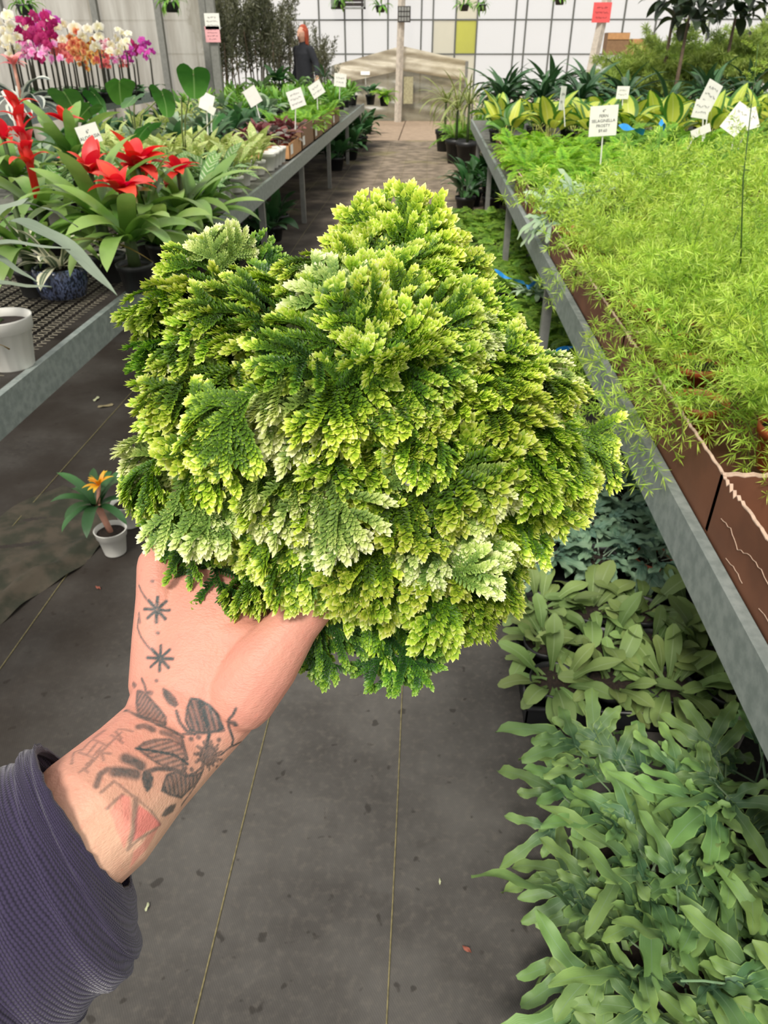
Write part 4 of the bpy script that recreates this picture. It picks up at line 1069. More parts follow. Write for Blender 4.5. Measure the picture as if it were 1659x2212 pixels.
# ---- cardboard trays along the rail
def tray(label, x0, x1, y0, y1, h=.12, tears=False, label_card=False):
    o = thing('cardboard_tray', label, 'tray', ((x0 + x1) / 2, (y0 + y1) / 2, BZ), 0); cx, cy = (x0 + x1) / 2, (y0 + y1) / 2
    X0, X1, Y0, Y1 = x0 - cx, x1 - cx, y0 - cy, y1 - cy; th = .005
    MB().box(X0, X1, Y0, Y1, -.006, .0).ob('base', M_card, o)
    def wall(ax, fixed, a_, b_):
        n = 80; V = []; top = []
        for i in range(n + 1):
            s = i / n; z = h + .0014 * math.sin(i * 1.3 + fixed * 9) + .0008 * math.sin(i * 3.1) - (.012 * (math.exp(-((s - .93) / .05) ** 2)) if i % 2 else 0)
            for off in (0, th):
                for zz in (0, z):
                    q = a_ + (b_ - a_) * s
                    V.append((fixed + off, q, zz) if ax == 'x' else (q, fixed + off, zz))
        F_ = []
        for i in range(n):
            b = i * 4; c = b + 4
            F_ += [(b, c, c + 1, b + 1), (b + 2, b + 3, c + 3, c + 2)]
        F_ += [(0, 1, 3, 2), (n * 4, n * 4 + 2, n * 4 + 3, n * 4 + 1)]
        w_ = ob('side_panel', mesh('side_panel', V, F_, M_card, smooth=False), o)
        # raw torn top edge
        V2 = []
        for i in range(n + 1):
            b = i * 4; p, q = Vector(V[b + 1]), Vector(V[b + 3]); e = (q - p).normalized() * .0004; k = .0006 * math.sin(i * 7.7)
            for r in (p - e, p - e + Vector((0, 0, .0018 + k)), q + e + Vector((0, 0, .0018 + k)), q + e): V2.append(r - Vector((0, 0, .0014)))
        F2 = [(i * 4 + k, i * 4 + k + 1, i * 4 + 5 + k, i * 4 + 4 + k) for i in range(n) for k in range(3)]
        ob('torn_edge', mesh('torn_edge', V2, F2, M_tear, smooth=False), w_)
        return w_
    wl_ = wall('x', X0, Y0, Y1); wall('x', X1 - th, Y0, Y1); wall('y', Y0, X0, X1); wall('y', Y1 - th, X0, X1)
    if tears:
        for pts in ([(0.94, .055), (.88, .062), (.82, .050), (.76, .068), (.70, .072), (.62, .065)], [(.66, .020), (.55, .030), (.47, .028), (.40, .045), (.30, .050)], [(.86, .010), (.80, .018), (.74, .014)]):
            P_ = [(X0 - .0008, Y0 + (Y1 - Y0) * a_, z) for a_, z in pts]; fine = []
            for u_, v_ in zip(P_[:-1], P_[1:]):
                for q in range(4): fine.append((u_[0], u_[1] + (v_[1] - u_[1]) * q / 4, u_[2] + (v_[2] - u_[2]) * q / 4 + .0016 * math.sin(q * 9 + u_[1] * 50)))
            MB().tube(fine, .0007, 4).ob('tear', M_tear, wl_)
    if label_card: MB().box(X0 - .002, X0 - .0005, Y0 + .05, Y0 + .14, .03, .10).ob('paper_label', M_paper, wl_)
    return o
tray('empty brown cardboard tray with torn creased side, nearest on right bench', .532, 1.02, .42, 1.137, .12, tears=True)
tray('brown cardboard tray of asparagus ferns behind the empty torn tray', .532, 1.02, 1.139, 1.90)
tray('second brown tray of asparagus ferns along the right rail', .535, 1.03, 1.915, 2.66, .115)
tray('third brown tray of asparagus ferns along the right rail', .535, 1.03, 2.68, 3.32, .11)
tray('brown cardboard tray with white paper label on its side by the rail', .54, 1.0, 4.22, 4.95, .12, label_card=True)
tray('brown cardboard tray of feathery ferns farthest along the right rail', .56, 1.05, 5.9, 6.9, .12)

# ---- asparagus ferns
PLUME = [plume_me(M_asp, 100 + i, L=.23 + .03 * (i % 3), arch=((78, 20), (70, -5), (62, -25), (82, 45), (55, -40))[i % 5], nbr=9 + i % 3, needle=.024, nw=.0009) for i in range(7)]
PLUMEF = [plume_me(M_asp, 150 + i, L=.22, arch=((78, 20), (66, -10), (84, 45))[i % 3], nbr=6, nn=7, needle=.028, nw=.0015) for i in range(3)]
n_asp = 0
def asparagus(x, y, n=15, label=None, far=False, pot='t', lift=0.0, tilt=(-32, 22), sc_=(.8, 1.2)):
    o = thing('asparagus_fern', label or 'feathery lime asparagus fern packed among others on the right bench', 'plant', (x, y, BZ + lift), random.uniform(0, 6), 'asparagus ferns on the right bench')
    z = add_pot(o, pot, .062, .095)
    rosette(o, PLUMEF if far else PLUME, n, z, tilt, sc_, .035, 'plume')
    return o
asparagus(.715, 1.30, 22, 'nearest asparagus fern in an orange pot, spilling over the torn tray', tilt=(-16, 16), lift=.045)
asparagus(.615, 1.52, 22, 'asparagus fern leaning out over the rail beside the held plant', tilt=(-70, 5), sc_=(1.0, 1.3))
asparagus(.92, 1.38, 22, 'asparagus fern at the right edge beside the nearest orange potted one', lift=.045)
for row, (y, xsr) in enumerate([(1.70, (.66, .88, 1.10)), (1.92, (.67, .84, 1.02, 1.2)), (2.14, (.67, .86, 1.1, 1.4)), (2.38, (.68, .9, 1.14, 1.44)), (2.64, (.67, .9, 1.16, 1.42, 1.7)), (2.9, (.64, .94, 1.2, 1.5, 1.8)), (3.18, (.62, .96, 1.26, 1.56, 1.86)), (3.5, (.98, 1.3, 1.62, 1.95)), (3.85, (1.1, 1.42, 1.75, 2.1)), (4.2, (1.3, 1.65, 2.0, 2.35))]):
    for k, x in enumerate(xsr): asparagus(x + random.uniform(-.03, .03), y + random.uniform(-.03, .03), 15, 'asparagus fern on the right bench, %s row back, %s from the rail' % (ORD[row + 1], ORD[k]), far=y > 2.5, lift=.03 + max(0, (x - 1.2) * .12), sc_=(1.0, 1.35) if y < 3 else (1.1, 1.6), tilt=(-28, 18) if k == 0 else (-32, 20))
# tall lone shoots rising from the mass
def tall_shoot(foot, tip, label):
    foot, tip = Vector(foot), Vector(tip); o = thing('asparagus_shoot', label, 'plant', tuple(foot))
    d = tip - foot; MB().tube([(0, 0, 0), tuple(d * .5 + Vector((-.012, 0, 0))), tuple(d)], [.0022, .0018, .0008], 5).ob('stem', plain('dark_shoot_stem', srgb(62, 92, 34), .6), o, True)
    for k in range(13):
        s = .55 + .45 * k / 12; az = k * 2.4; ob('branchlet', PLUMEF[k % 3], o, tuple(d * s), (R_(-30), 0, az), .26 * (1.15 - .8 * (s - .55)))
    return o
tall_shoot((at_y(1598, 640, 1.9)), at_y(1638, 95, 1.95), 'tall thin asparagus shoot rising highest at the right edge')
tall_shoot((at_y(1572, 620, 2.1)), at_y(1600, 470, 2.1), 'shorter dark asparagus shoot beside the tallest one')
# ---- blue fern fronds and other ferns among them
PHB = [lobed_me(M_ph3, 300 + i, L=.24, W=.034, nl=(3, 4, 2)[i % 3], arch=((70, -10), (55, -40), (80, 20))[i % 3]) for i in range(5)]
def bluefern(x, y, n, label, z=BZ, sc_=(.8, 1.15), mes=None, pot='b', tilt=(-25, 15), r=.06, grp=None):
    o = thing('blue_star_fern', label, 'plant', (x, y, z), random.uniform(0, 6), grp); zz = add_pot(o, pot, r, .1); rosette(o, mes or PHB, n, zz, tilt, sc_, .03, 'frond'); return o
bluefern(.62, 3.52, 16, 'pale blue-green lobed fern hanging over the right rail behind the third tray', tilt=(-60, 10))
bluefern(.72, 3.86, 14, 'pale blue-green lobed fern beside the labelled brown tray')
bluefern(1.05, 4.0, 10, 'pale blue-green lobed fern rising among asparagus ferns', sc_=(1.0, 1.3), tilt=(-10, 15))
bluefern(1.52, 4.1, 7, 'blue-green fern with upright fingers left of the crumpled signs', sc_=(1.1, 1.4), tilt=(0, 12))
SELF = [fern_me(M_sel, 200 + i, L=.17, W=.085, np_=14, arch=((62, -20), (48, -40), (72, 0))[i % 3], leaflet=.010) for i in range(4)]
FRN2 = [fern_me(M_fern2, 220 + i, L=.22, W=.08, np_=15, arch=((66, -15), (52, -35), (76, 10))[i % 3], leaflet=.013, nl=4) for i in range(4)]
def fernp(x, y, n, mes, label, grp=None, z=BZ, pot='b', sc_=(.8, 1.15), tilt=(-25, 15), name='fern', r=.055, h=.08, spread=.04):
    o = thing(name, label, 'plant', (x, y, z), random.uniform(0, 6), grp); zz = add_pot(o, pot, r, h); rosette(o, mes, n, zz, tilt, sc_, spread, 'frond'); return o
for ri, y in enumerate((4.35, 4.6, 4.85, 5.15, 5.45, 5.75, 6.05, 6.35, 6.65)):
    for k, x in enumerate((.66, .9, 1.14)):
        if y < 4.4 and x > 1: continue
        fernp(x + random.uniform(-.03, .03), y, 20, SELF, 'bright yellow-green feathery fern by the right rail, %s row back, %s from the rail' % (ORD[ri], ORD[k]), 'bright feathery ferns by the right rail', sc_=(.9, 1.25))
for ri, y in enumerate((4.6, 4.95, 5.3, 5.65, 6.0, 6.4, 6.8)):
    for k, x in enumerate(np.arange(1.4, min(3.4, .53 * y + .3), .30)):
        fernp(float(x) + random.uniform(-.05, .05), y, 16, FRN2 if random.random() < .6 else SELF, 'bushy green fern mid right bench, %s row back, %s from the left' % (ORD[ri], ORD[k]), 'bushy ferns in the middle of the right bench', sc_=(.85, 1.3), z=BZ + .02)
# ---- dieffenbachia rows
DIE = leafset('dief', M_dief, .26, .16, 'ovate', [(72, 10), (60, -10), (80, 35), (66, 5)], petiole=.12, fold=.25) + leafset('dief2', M_dief2, .24, .14, 'ovate', [(58, -20)], petiole=.12, fold=.25)
for ri, y in enumerate((7.05, 7.4, 7.75, 8.1)):
    for k, x in enumerate(np.arange(.68, min(3.4, .52 * y - .2), .34)):
        o = thing('dieffenbachia', 'broad-leaved plant with yellow-centred leaves, %s row back, %s from the rail' % (ORD[ri], ORD[k]), 'plant', (float(x) + random.uniform(-.06, .06), y, BZ), random.uniform(0, 6), 'yellow-leaved plants in the far rows of the right bench')
        z = add_pot(o, 'b', .07, .11); rosette(o, DIE, 9, z, (-22, 8), (.75, 1.05), .03)
# ---- dark dracaenas behind
DRA = leafset('drac', M_drac, .50, .075, 'lance', [(74, -30), (62, -45), (84, 20), (50, -50)], fold=.35, nu=9)
def dracaena(x, y, n, label, z=BZ, sc_=(.75, 1.1), grp=None, stem=.22):
    o = thing('dracaena', label, 'plant', (x, y, z), random.uniform(0, 6), grp); zz = add_pot(o, 'b', .09, .14)
    MB().tube([(0, 0, zz - .02), (.01, 0, zz + stem)], [.012, .010], 6).ob('stem', M_stem, o, True)
    for q in range(3): rosette(o, DRA, n // 3, zz + stem * (.5 + .25 * q), (-25, 10), sc_, .015)
    return o
for y, xsd in ((8.75, (.75, 1.15, 1.55, 2.0, 2.45, 2.9, 3.3)), (9.3, (.8, 1.25, 1.7, 2.15, 3.0, 3.4)), (9.9, (.9, 1.4, 1.85, 3.2))):
    for k, x in enumerate(xsd): dracaena(x, y, 24, 'tall dark strap-leaved plant, %s of its row from the rail, row %s' % (ORD[k], {8.75: 'nearest', 9.3: 'in the middle', 9.9: 'farthest back'}[y]), grp='dark strap-leaved plants at the far end', sc_=(.72, 1.08), stem=.10 if x > 2.2 and x < 2.9 else .18)
# ---- signs on the right bench
sign('white card reading selaginella frosty standing in ferns on the right bench', at_y(1300, 335, 4.9), at_y(1303, 261, 4.9), .185, .185, ['4"', 'FERN', 'SELAGINELLA', 'FROSTY', '$9.60'], yaw=-3, roll=-4, size=.026)
sign('narrow white card turned edgewise in front of the yellow leaves', at_y(1222, 258, 6.6), at_y(1215, 212, 6.6), .10, .19, 2, yaw=55, roll=4)
sign('tapered white card standing among the yellow leaves', at_y(1345, 235, 7.2), at_y(1345, 200, 7.2), .12, .11, 2, size=.035)
sign('tilted white card above the crumpled plastic signs', at_y(1525, 280, 5.2), at_y(1533, 206, 5.2), .13, .17, 3, yaw=20, roll=22, size=.04)
sign('lower white card beneath the tilted one on the right', at_y(1522, 285, 5.0), at_y(1515, 236, 5.0), .12, .11, 2, yaw=10, roll=8, size=.04)
sign('blank white tag leaning over in the ferns', at_y(1490, 300, 4.7), at_y(1513, 283, 4.7), .12, .05, None, yaw=-5, roll=-24)
sign('crumpled white paper sign at the right, bent back', at_y(1585, 300, 4.4), at_y(1592, 258, 4.4), .12, .16, 3, yaw=-35, roll=28, pitch=-15, size=.03)
sign('crumpled white paper sign folded behind the bent one', at_y(1600, 300, 4.5), at_y(1622, 256, 4.5), .11, .12, 1, yaw=30, roll=-10, pitch=-25, size=.035)
# ---- blue ribbons
M_blue = plain('blue_plastic_ribbon', srgb(40, 150, 232), .4, var=.2, nscale=40)
def ribbon(label, pts, w_=.022):
    P_ = [Vector(p) for p in pts]; V = []
    fine = []
    for a_, b_ in zip(P_[:-1], P_[1:]):
        for q in range(5): fine.append(a_.lerp(b_, q / 5))
    fine.append(P_[-1])
    for i, p in enumerate(fine):
        tw = math.sin(i * .5) * .9
        for v in (-1, 0, 1): V.append(p + Vector((0, math.cos(tw) * v * w_ / 2, math.sin(tw) * v * w_ / 2 + (.003 if v == 0 else 0))))
    F_ = [(i * 3 + j, i * 3 + j + 1, i * 3 + 4 + j, i * 3 + 3 + j) for i in range(len(fine) - 1) for j in range(2)]
    o = ob('plastic_ribbon', mesh('plastic_ribbon', [p - P_[0] for p in V], F_, M_blue), None, tuple(P_[0])); tag(o, label, 'ribbon'); return o
ribbon('blue ribbon lying in ferns right of the selaginella sign', [at_y(1336, 272, 5.6), at_y(1360, 276, 5.5), at_y(1392, 286, 5.5)], .05)
ribbon('short blue ribbon end in ferns farther right of the selaginella sign', [at_y(1424, 270, 5.7), at_y(1432, 262, 5.7), at_y(1436, 278, 5.7)], .05)

# ================================================================ floor beneath the right bench
ORDX = None
PHF = [lobed_me(M_ph, 400 + i, L=.21 + .03 * (i % 3), W=.027 + .003 * (i % 2), nl=(2, 3, 2, 4)[i % 4], arch=((58, -20), (48, -35), (70, 5), (38, -20))[i % 4], wav=.006) for i in range(8)]
PHG = [lobed_me(M_ph2, 420 + i, L=.17, W=.026, nl=(4, 5, 3)[i % 3], arch=((62, -20), (50, -40), (72, 5))[i % 3]) for i in range(5)]
for x, y, n, lb in ((.45, .64, 42, 'large blue star fern on the floor at bottom right, broad wavy fingers'), (.44, .84, 42, 'blue star fern behind the large one, reaching left over the aisle'), (.67, .84, 42, 'blue star fern under the right rail at the frame edge'), (.64, .50, 42, 'blue star fern cut off by the bottom right corner')):
    o = thing('blue_star_fern', lb, 'plant', (x, y, 0), random.uniform(0, 6)); zz = add_pot(o, 'b', .10, .11)
    for i in range(n):
        az = random.uniform(0, 6.283); rr = .14 * math.sqrt((i + .5) / n); az2 = az + random.gauss(0, .7)
        tx = random.uniform(-38, 14) if rr > .06 else random.uniform(-12, 30)
        ob('frond', PHF[random.randrange(8)], o, (-math.sin(az) * rr, math.cos(az) * rr, zz + random.uniform(-.01, .06) * (1 if rr < .08 else .4)), (R_(tx), R_(random.gauss(0, 18)), az2), random.uniform(.75, 1.15))
# black tray of staghorn ferns
M_tray = plain('black_plastic_tray', srgb(30, 31, 33), .4, var=.2)
def btray(x0, x1, y0, y1, label, h=.06, rz=0):
    o = thing('nursery_tray', label, 'tray', ((x0 + x1) / 2, (y0 + y1) / 2, 0.002), rz); a_, b_ = (x1 - x0) / 2, (y1 - y0) / 2
    MB().box(-a_, a_, -b_, b_, 0, .004).ob('base', M_tray, o)
    for q in ((-a_, -a_ + .004, -b_, b_), (a_ - .004, a_, -b_, b_), (-a_, a_, -b_, -b_ + .004), (-a_, a_, b_ - .004, b_)): MB().box(*q, 0, h).ob('side', M_tray, o)
    m = MB()
    m.tube([(-a_, -b_, h), (a_, -b_, h), (a_, b_, h), (-a_, b_, h), (-a_, -b_, h)], .006, 6).ob('rim', M_tray, o, True)
    return o
btray(.265, .82, 1.18, 1.60, 'black plastic tray of staghorn ferns on the floor under the right bench')
STG = leafset('stag', M_stag, .125, .042, 'spoon', [(66, 10), (52, -12), (78, 40), (40, -20), (60, -5)], fold=.18, wave=(.003, 2))
for i, x in enumerate((.335, .47, .605, .74)):
    for j, y in enumerate((1.25, 1.385, 1.52)):
        o = thing('staghorn_fern', 'olive staghorn fern in the black tray, %s row back, %s from the aisle' % (ORD[j], ORD[i]), 'plant', (x, y, .006), random.uniform(0, 6), 'staghorn ferns in the black tray'); z = add_pot(o, 'b', .058, .085)
        rosette(o, STG, 17, z, (-40, 14), (.7, 1.2), .04)
btray(.30, .86, 1.66, 2.36, 'black plastic tray of small blue ferns behind the staghorn ferns')
for ri, y in enumerate((1.74, 1.90, 2.06, 2.24)):
    for k, x in enumerate((.37, .53, .69, .82)):
        if x > .75 and y > 2.1: continue
        bluefern(x, y, 15, 'small blue fern behind the staghorn ferns, %s row back, %s from the aisle' % (ORD[ri], ORD[k]), z=.006, mes=PHG, sc_=(.7, 1.05), tilt=(-40, 12), r=.055, grp='small blue ferns in the floor tray', pot='t' if (x > .6 and y < 1.8) else 'b')
MOS = [fern_me(M_moss, 240 + i, L=.13, W=.08, np_=13, arch=((50, -30), (35, -40), (62, -10))[i % 3], leaflet=.011, nl=5) for i in range(4)]
for (y0, y1, lb, k) in ((3.05, 4.25, 'nearer', 0), (4.55, 5.55, 'middle', 1), (5.8, 7.0, 'farther', 2)):
    btray(.15, .80, y0, y1, 'black tray of moss-like fern on the floor, the %s of three' % lb, .07)
    for ri, y in enumerate(np.arange(y0 + .10, y1 - .04, .17)):
        for k, x in enumerate((.23, .39, .55, .71)): fernp(x + random.uniform(-.03, .03), float(y), 16, MOS, 'moss fern in the %s floor tray, %s row back, %s from the aisle' % (lb, ORD[ri], ORD[k]), 'moss ferns in the %s floor tray' % lb, z=.008, r=.06, h=.07, sc_=(.9, 1.3), name='moss_fern', tilt=(-25, 10), spread=.055)
ribbon('blue ribbon looped across the nearer tray of moss ferns', [at_z(1112, 735, .17), at_z(1140, 762, .16), at_z(1178, 778, .16), at_z(1205, 758, .18), at_z(1240, 748, .2)], .03)
ribbon('blue ribbon draped across the middle tray of moss ferns', [at_z(1068, 582, .17), at_z(1090, 598, .17), at_z(1130, 610, .17), at_z(1142, 622, .16), at_z(1165, 600, .18)], .03)
bluefern(.66, 4.40, 14, 'small blue-green fern between the moss fern trays', z=0, mes=PHB, sc_=(.6, .9), r=.06)
SPA = leafset('spath', M_spath, .26, .075, 'lance', [(74, 0), (62, -25), (82, 30)], petiole=.10, fold=.2)
for x, y in ((.36, 7.55), (.62, 7.6), (.45, 7.95), (.72, 8.05), (.40, 8.4), (.66, 8.5)):
    o = thing('peace_lily', 'glossy dark leafy plant in a black pot right of the aisle, %s from the front' % ORD[((.36, .62, .45, .72, .40, .66).index(x))], 'plant', (x, y, 0), random.uniform(0, 6), 'dark leafy plants on the floor right of the aisle'); z = add_pot(o, 'b', .10, .15); rosette(o, SPA, 18, z, (-26, 8), (.8, 1.1), .05)
GRS = leafset('grass', M_grass, .42, .020, 'strap', [(74, -30), (60, -50), (82, 10)], nv=2, nu=8)
for i, (x, y, zt) in enumerate(((.38, 11.6, .35), (.62, 11.9, .3), (.50, 12.5, .3), (.72, 12.8, .3))):
    o = thing('bamboo_palm', 'low feathery palm in a black pot at the aisle end, %s from the front' % ORD[i], 'plant', (x, y, 0), random.uniform(0, 6), 'low feathery palms at the aisle end'); z = add_pot(o, 'b', .16, .26); rosette(o, FRN2, 16, z, (-25, 10), (1.5, 2.3), .06, 'frond'); rosette(o, GRS, 8, z, (-20, 10), (.8, 1.1), .04)
for i, (p, y) in enumerate((((985, 215), 11.2), ((960, 205), 12.6), ((1010, 205), 10.9))):
    q = at_y(p[0], p[1], y); o = thing('spiky_dracaena', ('yellow-green', 'brownish', 'dark')[i] + ' spiky grassy plant standing at the far end of the right bench', 'plant', (q.x + .03, y, 0), random.uniform(0, 6)); z = add_pot(o, 'b', .15, .3)
    MB().tube([(0, 0, z - .02), (0, 0, q.z - .1)], [.02, .016], 6).ob('stem', M_stem, o, True); rosette(o, GRS, 34, q.z - .1, (-55, 18), (.9, 1.3), .03)
# ================================================================ left bench
M_aech = leafmat('silver_strap_leaf', srgb(112, 128, 106), srgb(150, 164, 142), transl=.15, rough=.5, objvar=.12, stripes=None, vein=srgb(134, 148, 126), vein_w=.04)
M_olive = leafmat('browning_leaf', srgb(104, 112, 52), srgb(118, 98, 36), transl=.2, objvar=.05)
M_varieg = leafmat('white_edged_leaf', srgb(96, 112, 88), srgb(112, 124, 100), edge=srgb(232, 228, 200), edge_at=.52, vein=srgb(214, 212, 184), vein_w=.06, transl=.2, objvar=.08)
M_brom = leafmat('bromeliad_leaf', srgb(84, 128, 48), srgb(140, 172, 92), transl=.3, rough=.35, objvar=.22, hue=.02)
M_red = leafmat('red_bract', srgb(206, 38, 32), srgb(240, 84, 66), transl=.3, rough=.4, objvar=.1, hue=.01)
M_heart = leafmat('heart_leaf', srgb(52, 104, 40), srgb(82, 134, 56), vein=srgb(120, 158, 92), vein_w=.05, transl=.25, rough=.35, objvar=.2)
M_petiole = plain('pale_petiole', srgb(150, 158, 112), .6)
M_cal = leafmat('striped_calathea', srgb(84, 130, 62), srgb(112, 152, 78), edge=srgb(70, 112, 54), edge_at=.85, sidev=srgb(206, 214, 176), transl=.25, objvar=.2)
M_agl = leafmat('pale_aglaonema', srgb(150, 178, 84), srgb(184, 200, 120), blotch=(srgb(214, 216, 150), 5, .5), transl=.3, objvar=.18, hue=.02)
M_beg = leafmat('red_begonia', srgb(96, 26, 34), srgb(128, 42, 46), blotch=(srgb(170, 160, 150), 6, .55), transl=.2, objvar=.3)
M_beg2 = leafmat('silver_begonia', srgb(112, 116, 104), srgb(150, 150, 138), blotch=(srgb(94, 44, 44), 5, .52), transl=.2, objvar=.2)
M_grn = leafmat('fresh_green_leaf', srgb(78, 132, 44), srgb(122, 172, 66), transl=.3, objvar=.25, hue=.03)
M_dgrn = leafmat('dark_green_leaf', srgb(44, 84, 44), srgb(66, 108, 60), transl=.2, objvar=.3, hue=.02)
M_sgrn = leafmat('silver_green_leaf', srgb(104, 132, 100), srgb(150, 170, 136), transl=.2, objvar=.2)
M_silver = leafmat('silver_banded_leaf', srgb(70, 82, 78), srgb(86, 96, 92), edge=srgb(206, 210, 198), edge_at=.55, transl=.12, objvar=.1)
M_pinkb = leafmat('pink_bract', srgb(232, 130, 130), srgb(240, 176, 170), transl=.3, objvar=.1)
M_yel = leafmat('yellow_bract', srgb(232, 160, 28), srgb(244, 196, 60), transl=.3, objvar=.1)
M_pinkstem = plain('pink_stem', srgb(206, 150, 128), .6)

# ---- nearest: white pot, silver strap-leaved plant, blue glazed pot
o = thing('potted_bromeliad', 'white plastic pot of brown soil with drooping silver-green strap leaves, nearest on left bench', 'plant', (-1.15, 1.87, BZ)); org = Vector(o.location)
R0, H0 = .076, .14
fl = []
pr = [(R0 * .72, 0), (R0 * .74, .002), (R0 * .93, H0 * .74), (R0 * 1.02, H0 * .75), (R0 * 1.05, H0 * .97), (R0 * 1.07, H0), (R0 * 1.0, H0), (R0 * .95, H0 * .84)]
m = MB(); n = 48; V = []
for i, (r, z) in enumerate(pr):
    for k in range(n):
        rr = r * (1 + (.018 * math.cos(k * 2 * PI / n * 16) if i in (1, 2) else 0)); V.append((rr * math.cos(2 * PI * k / n), rr * math.sin(2 * PI * k / n), z))
m.add(V, [(i * n + k, i * n + (k + 1) % n, (i + 1) * n + (k + 1) % n, (i + 1) * n + k) for i in range(len(pr) - 1) for k in range(n)] + [tuple(range(n))[::-1]])
m.ob('pot', M_wpot, o, True)
MB().lathe([(R0 * .97, H0 * .84), (R0 * .6, H0 * .90), (R0 * .3, H0 * .88), (R0 * .02, H0 * .92)], 20, cap0=False).ob('soil', M_soil, o, True)
crown = Vector((-1.40, 1.78, .80))
strap = [((20, 478), (252, 640), 2.02, 1.98, .10, .062, M_aech), ((-160, 560), (152, 541), 1.75, 1.95, .05, .052, M_aech), ((-150, 640), (112, 622), 1.70, 1.85, .035, .042, M_aech), ((-100, 560), (80, 612), 1.80, 1.85, .07, .045, M_aech), ((-80, 520), (62, 430), 2.0, 2.25, .03, .06, M_aech), ((50, 440), (168, 492), 2.2, 2.3, .03, .055, M_aech), ((-140, 700), (20, 756), 1.5, 1.6, .03, .035, M_olive)]
for (a_, b_, ya, yb, lf, wd, mt) in strap:
    ob('leaf', blade(at_y(*a_, ya), at_y(*b_, yb), lf, wd, mt, origin=org, wave=(.004, 2.2)), o)
# stalk that the strap leaves spring from
MB().tube([(0, 0, H0 * .86), (-.10, .0, .17), (-.20, .05, .27)], [.014, .012, .010], 8).ob('stem', M_stem, o, True)
t = NT('blue_speckled_glaze'); nz = t.noise(160, 3, .6, vec=t.mapping(t.coord('Object'), (1, 1, .45))); c = t.mix(t.smooth(nz, .44, .56), srgb(28, 32, 44), srgb(84, 94, 124)); t.base(c); t.rough(.2); M_glaze = t.m
o = thing('glazed_pot_plant', 'white-edged striped plant in a dark blue speckled glazed pot by the left rail', 'plant', tuple(at_z(150, 645, BZ) + Vector((-.03, .03, 0)))); org = Vector(o.location)
MB().lathe([(.060, 0), (.078, .006), (.090, .05), (.092, .09), (.086, .105), (.078, .105), (.074, .085)], 36, cap1=False).ob('pot', M_glaze, o, True)
MB().lathe([(.076, .088), (.03, .096), (.002, .097)], 20, cap0=False).ob('soil', M_soil, o, True)
VAR = leafset('varieg', M_varieg, .20, .050, 'strap', [(64, 10), (50, -20), (76, 35), (40, -35)], fold=.12, wave=(.004, 1.5))
rosette(o, VAR, 15, .10, (-25, 15), (.75, 1.1), .02)
ob('leaf', blade(at_y(150, 522, 2.42), at_y(338, 572, 2.55), .07, .045, M_olive, origin=org), o)
# ---- bromeliads with red heads
BRO = leafset('brom', M_brom, .32, .062, 'strap', [(68, -35), (56, -50), (78, 10), (46, -40), (84, 30)], fold=.2, nu=10)
BRA = leafset('bract', M_red, .09, .044, 'lance', [(70, 5), (56, -20), (80, 30)], fold=.2)
BRL = leafset('bractL', M_red, .12, .052, 'lance', [(76, -20), (82, 10), (66, -45)], fold=.25)
def bromeliad(px, py, y, label, spike=0.0, n=14, bn=9, head=1.0, leafs=1.0):
    q = at_y(px, py, y); o = thing('bromeliad', label, 'plant', (q.x, y, BZ), random.uniform(0, 6)); z = add_pot(o, 'b', .065, .10)
    hz = q.z - BZ; zc = max(z, hz - .16)
    if zc > z + .02: MB().tube([(0, 0, z - .01), (0, 0, zc + .02)], [.024, .020], 8).ob('stem', M_stem, o, True)
    rosette(o, BRO, n, zc, (-28, 14), (.8 * leafs, 1.12 * leafs), .022)
    if spike:
        lv = int(spike / .045)
        for k in range(lv):
            for j in range(3):
                az = k * 1.1 + j * 2.094; ob('bract', BRL[(k + j) % 3], o, (0, 0, hz + k * spike / lv), (R_(8), 0, az), .95 - .2 * k / lv)
        MB().tube([(0, 0, zc), (0, 0, hz + spike)], [.016, .012], 8).ob('flower_stalk', M_red, o, True)
    else:
        rosette(o, BRA, bn, hz, (-40, 18), (.8 * head, 1.15 * head), .01, 'bract')
        if hz > zc: MB().tube([(0, 0, zc), (0, 0, hz)], [.010, .010], 6).ob('flower_stalk', M_stem, o, True)
bromeliad(66, 362, 2.95, 'bromeliad with the tallest red torch-like flower spike, left bench', spike=.24)
bromeliad(196, 372, 2.75, 'bromeliad with a small red head right of the tall red spike', n=16, bn=12, head=1.2)
bromeliad(298, 362, 3.05, 'bromeliad with the widest open red flower head on the left bench', n=16, bn=18, head=1.5)
bromeliad(262, 415, 2.62, 'bromeliad with a low red head half hidden by striped dry leaf', n=16, bn=14, head=1.35)
bromeliad(385, 372, 3.3, 'bromeliad with a red head farthest right on the left bench', n=16, bn=9, head=1.1)
bromeliad(8, 300, 3.5, 'bromeliad with a small red head cut by the left frame edge', n=14)
bromeliad(140, 262, 4.0, 'bromeliad with a dark red head behind the tall red spike', n=12)
bromeliad(338, 450, 2.95, 'flowerless bromeliad with arching leaves over the left rail', n=18, bn=0)
bromeliad(30, 440, 2.55, 'flowerless bromeliad below the tall red spike', n=18, bn=0)
bromeliad(420, 420, 3.35, 'flowerless bromeliad with leaves drooping on the left rail', n=18, bn=0)
# dry banded leaf
o = ob('dry_leaf', blade(at_y(272, 505, 2.6), at_y(320, 466, 2.66), .01, .05, leafmat('banded_dry_leaf', srgb(96, 72, 52), srgb(110, 82, 60), sidev=srgb(196, 176, 140), transl=.1), 'finger', origin=at_y(272, 505, 2.6)), None, tuple(at_y(272, 505, 2.6))); tag(o, 'brown and cream banded curled leaf among the bromeliads', 'leaf')
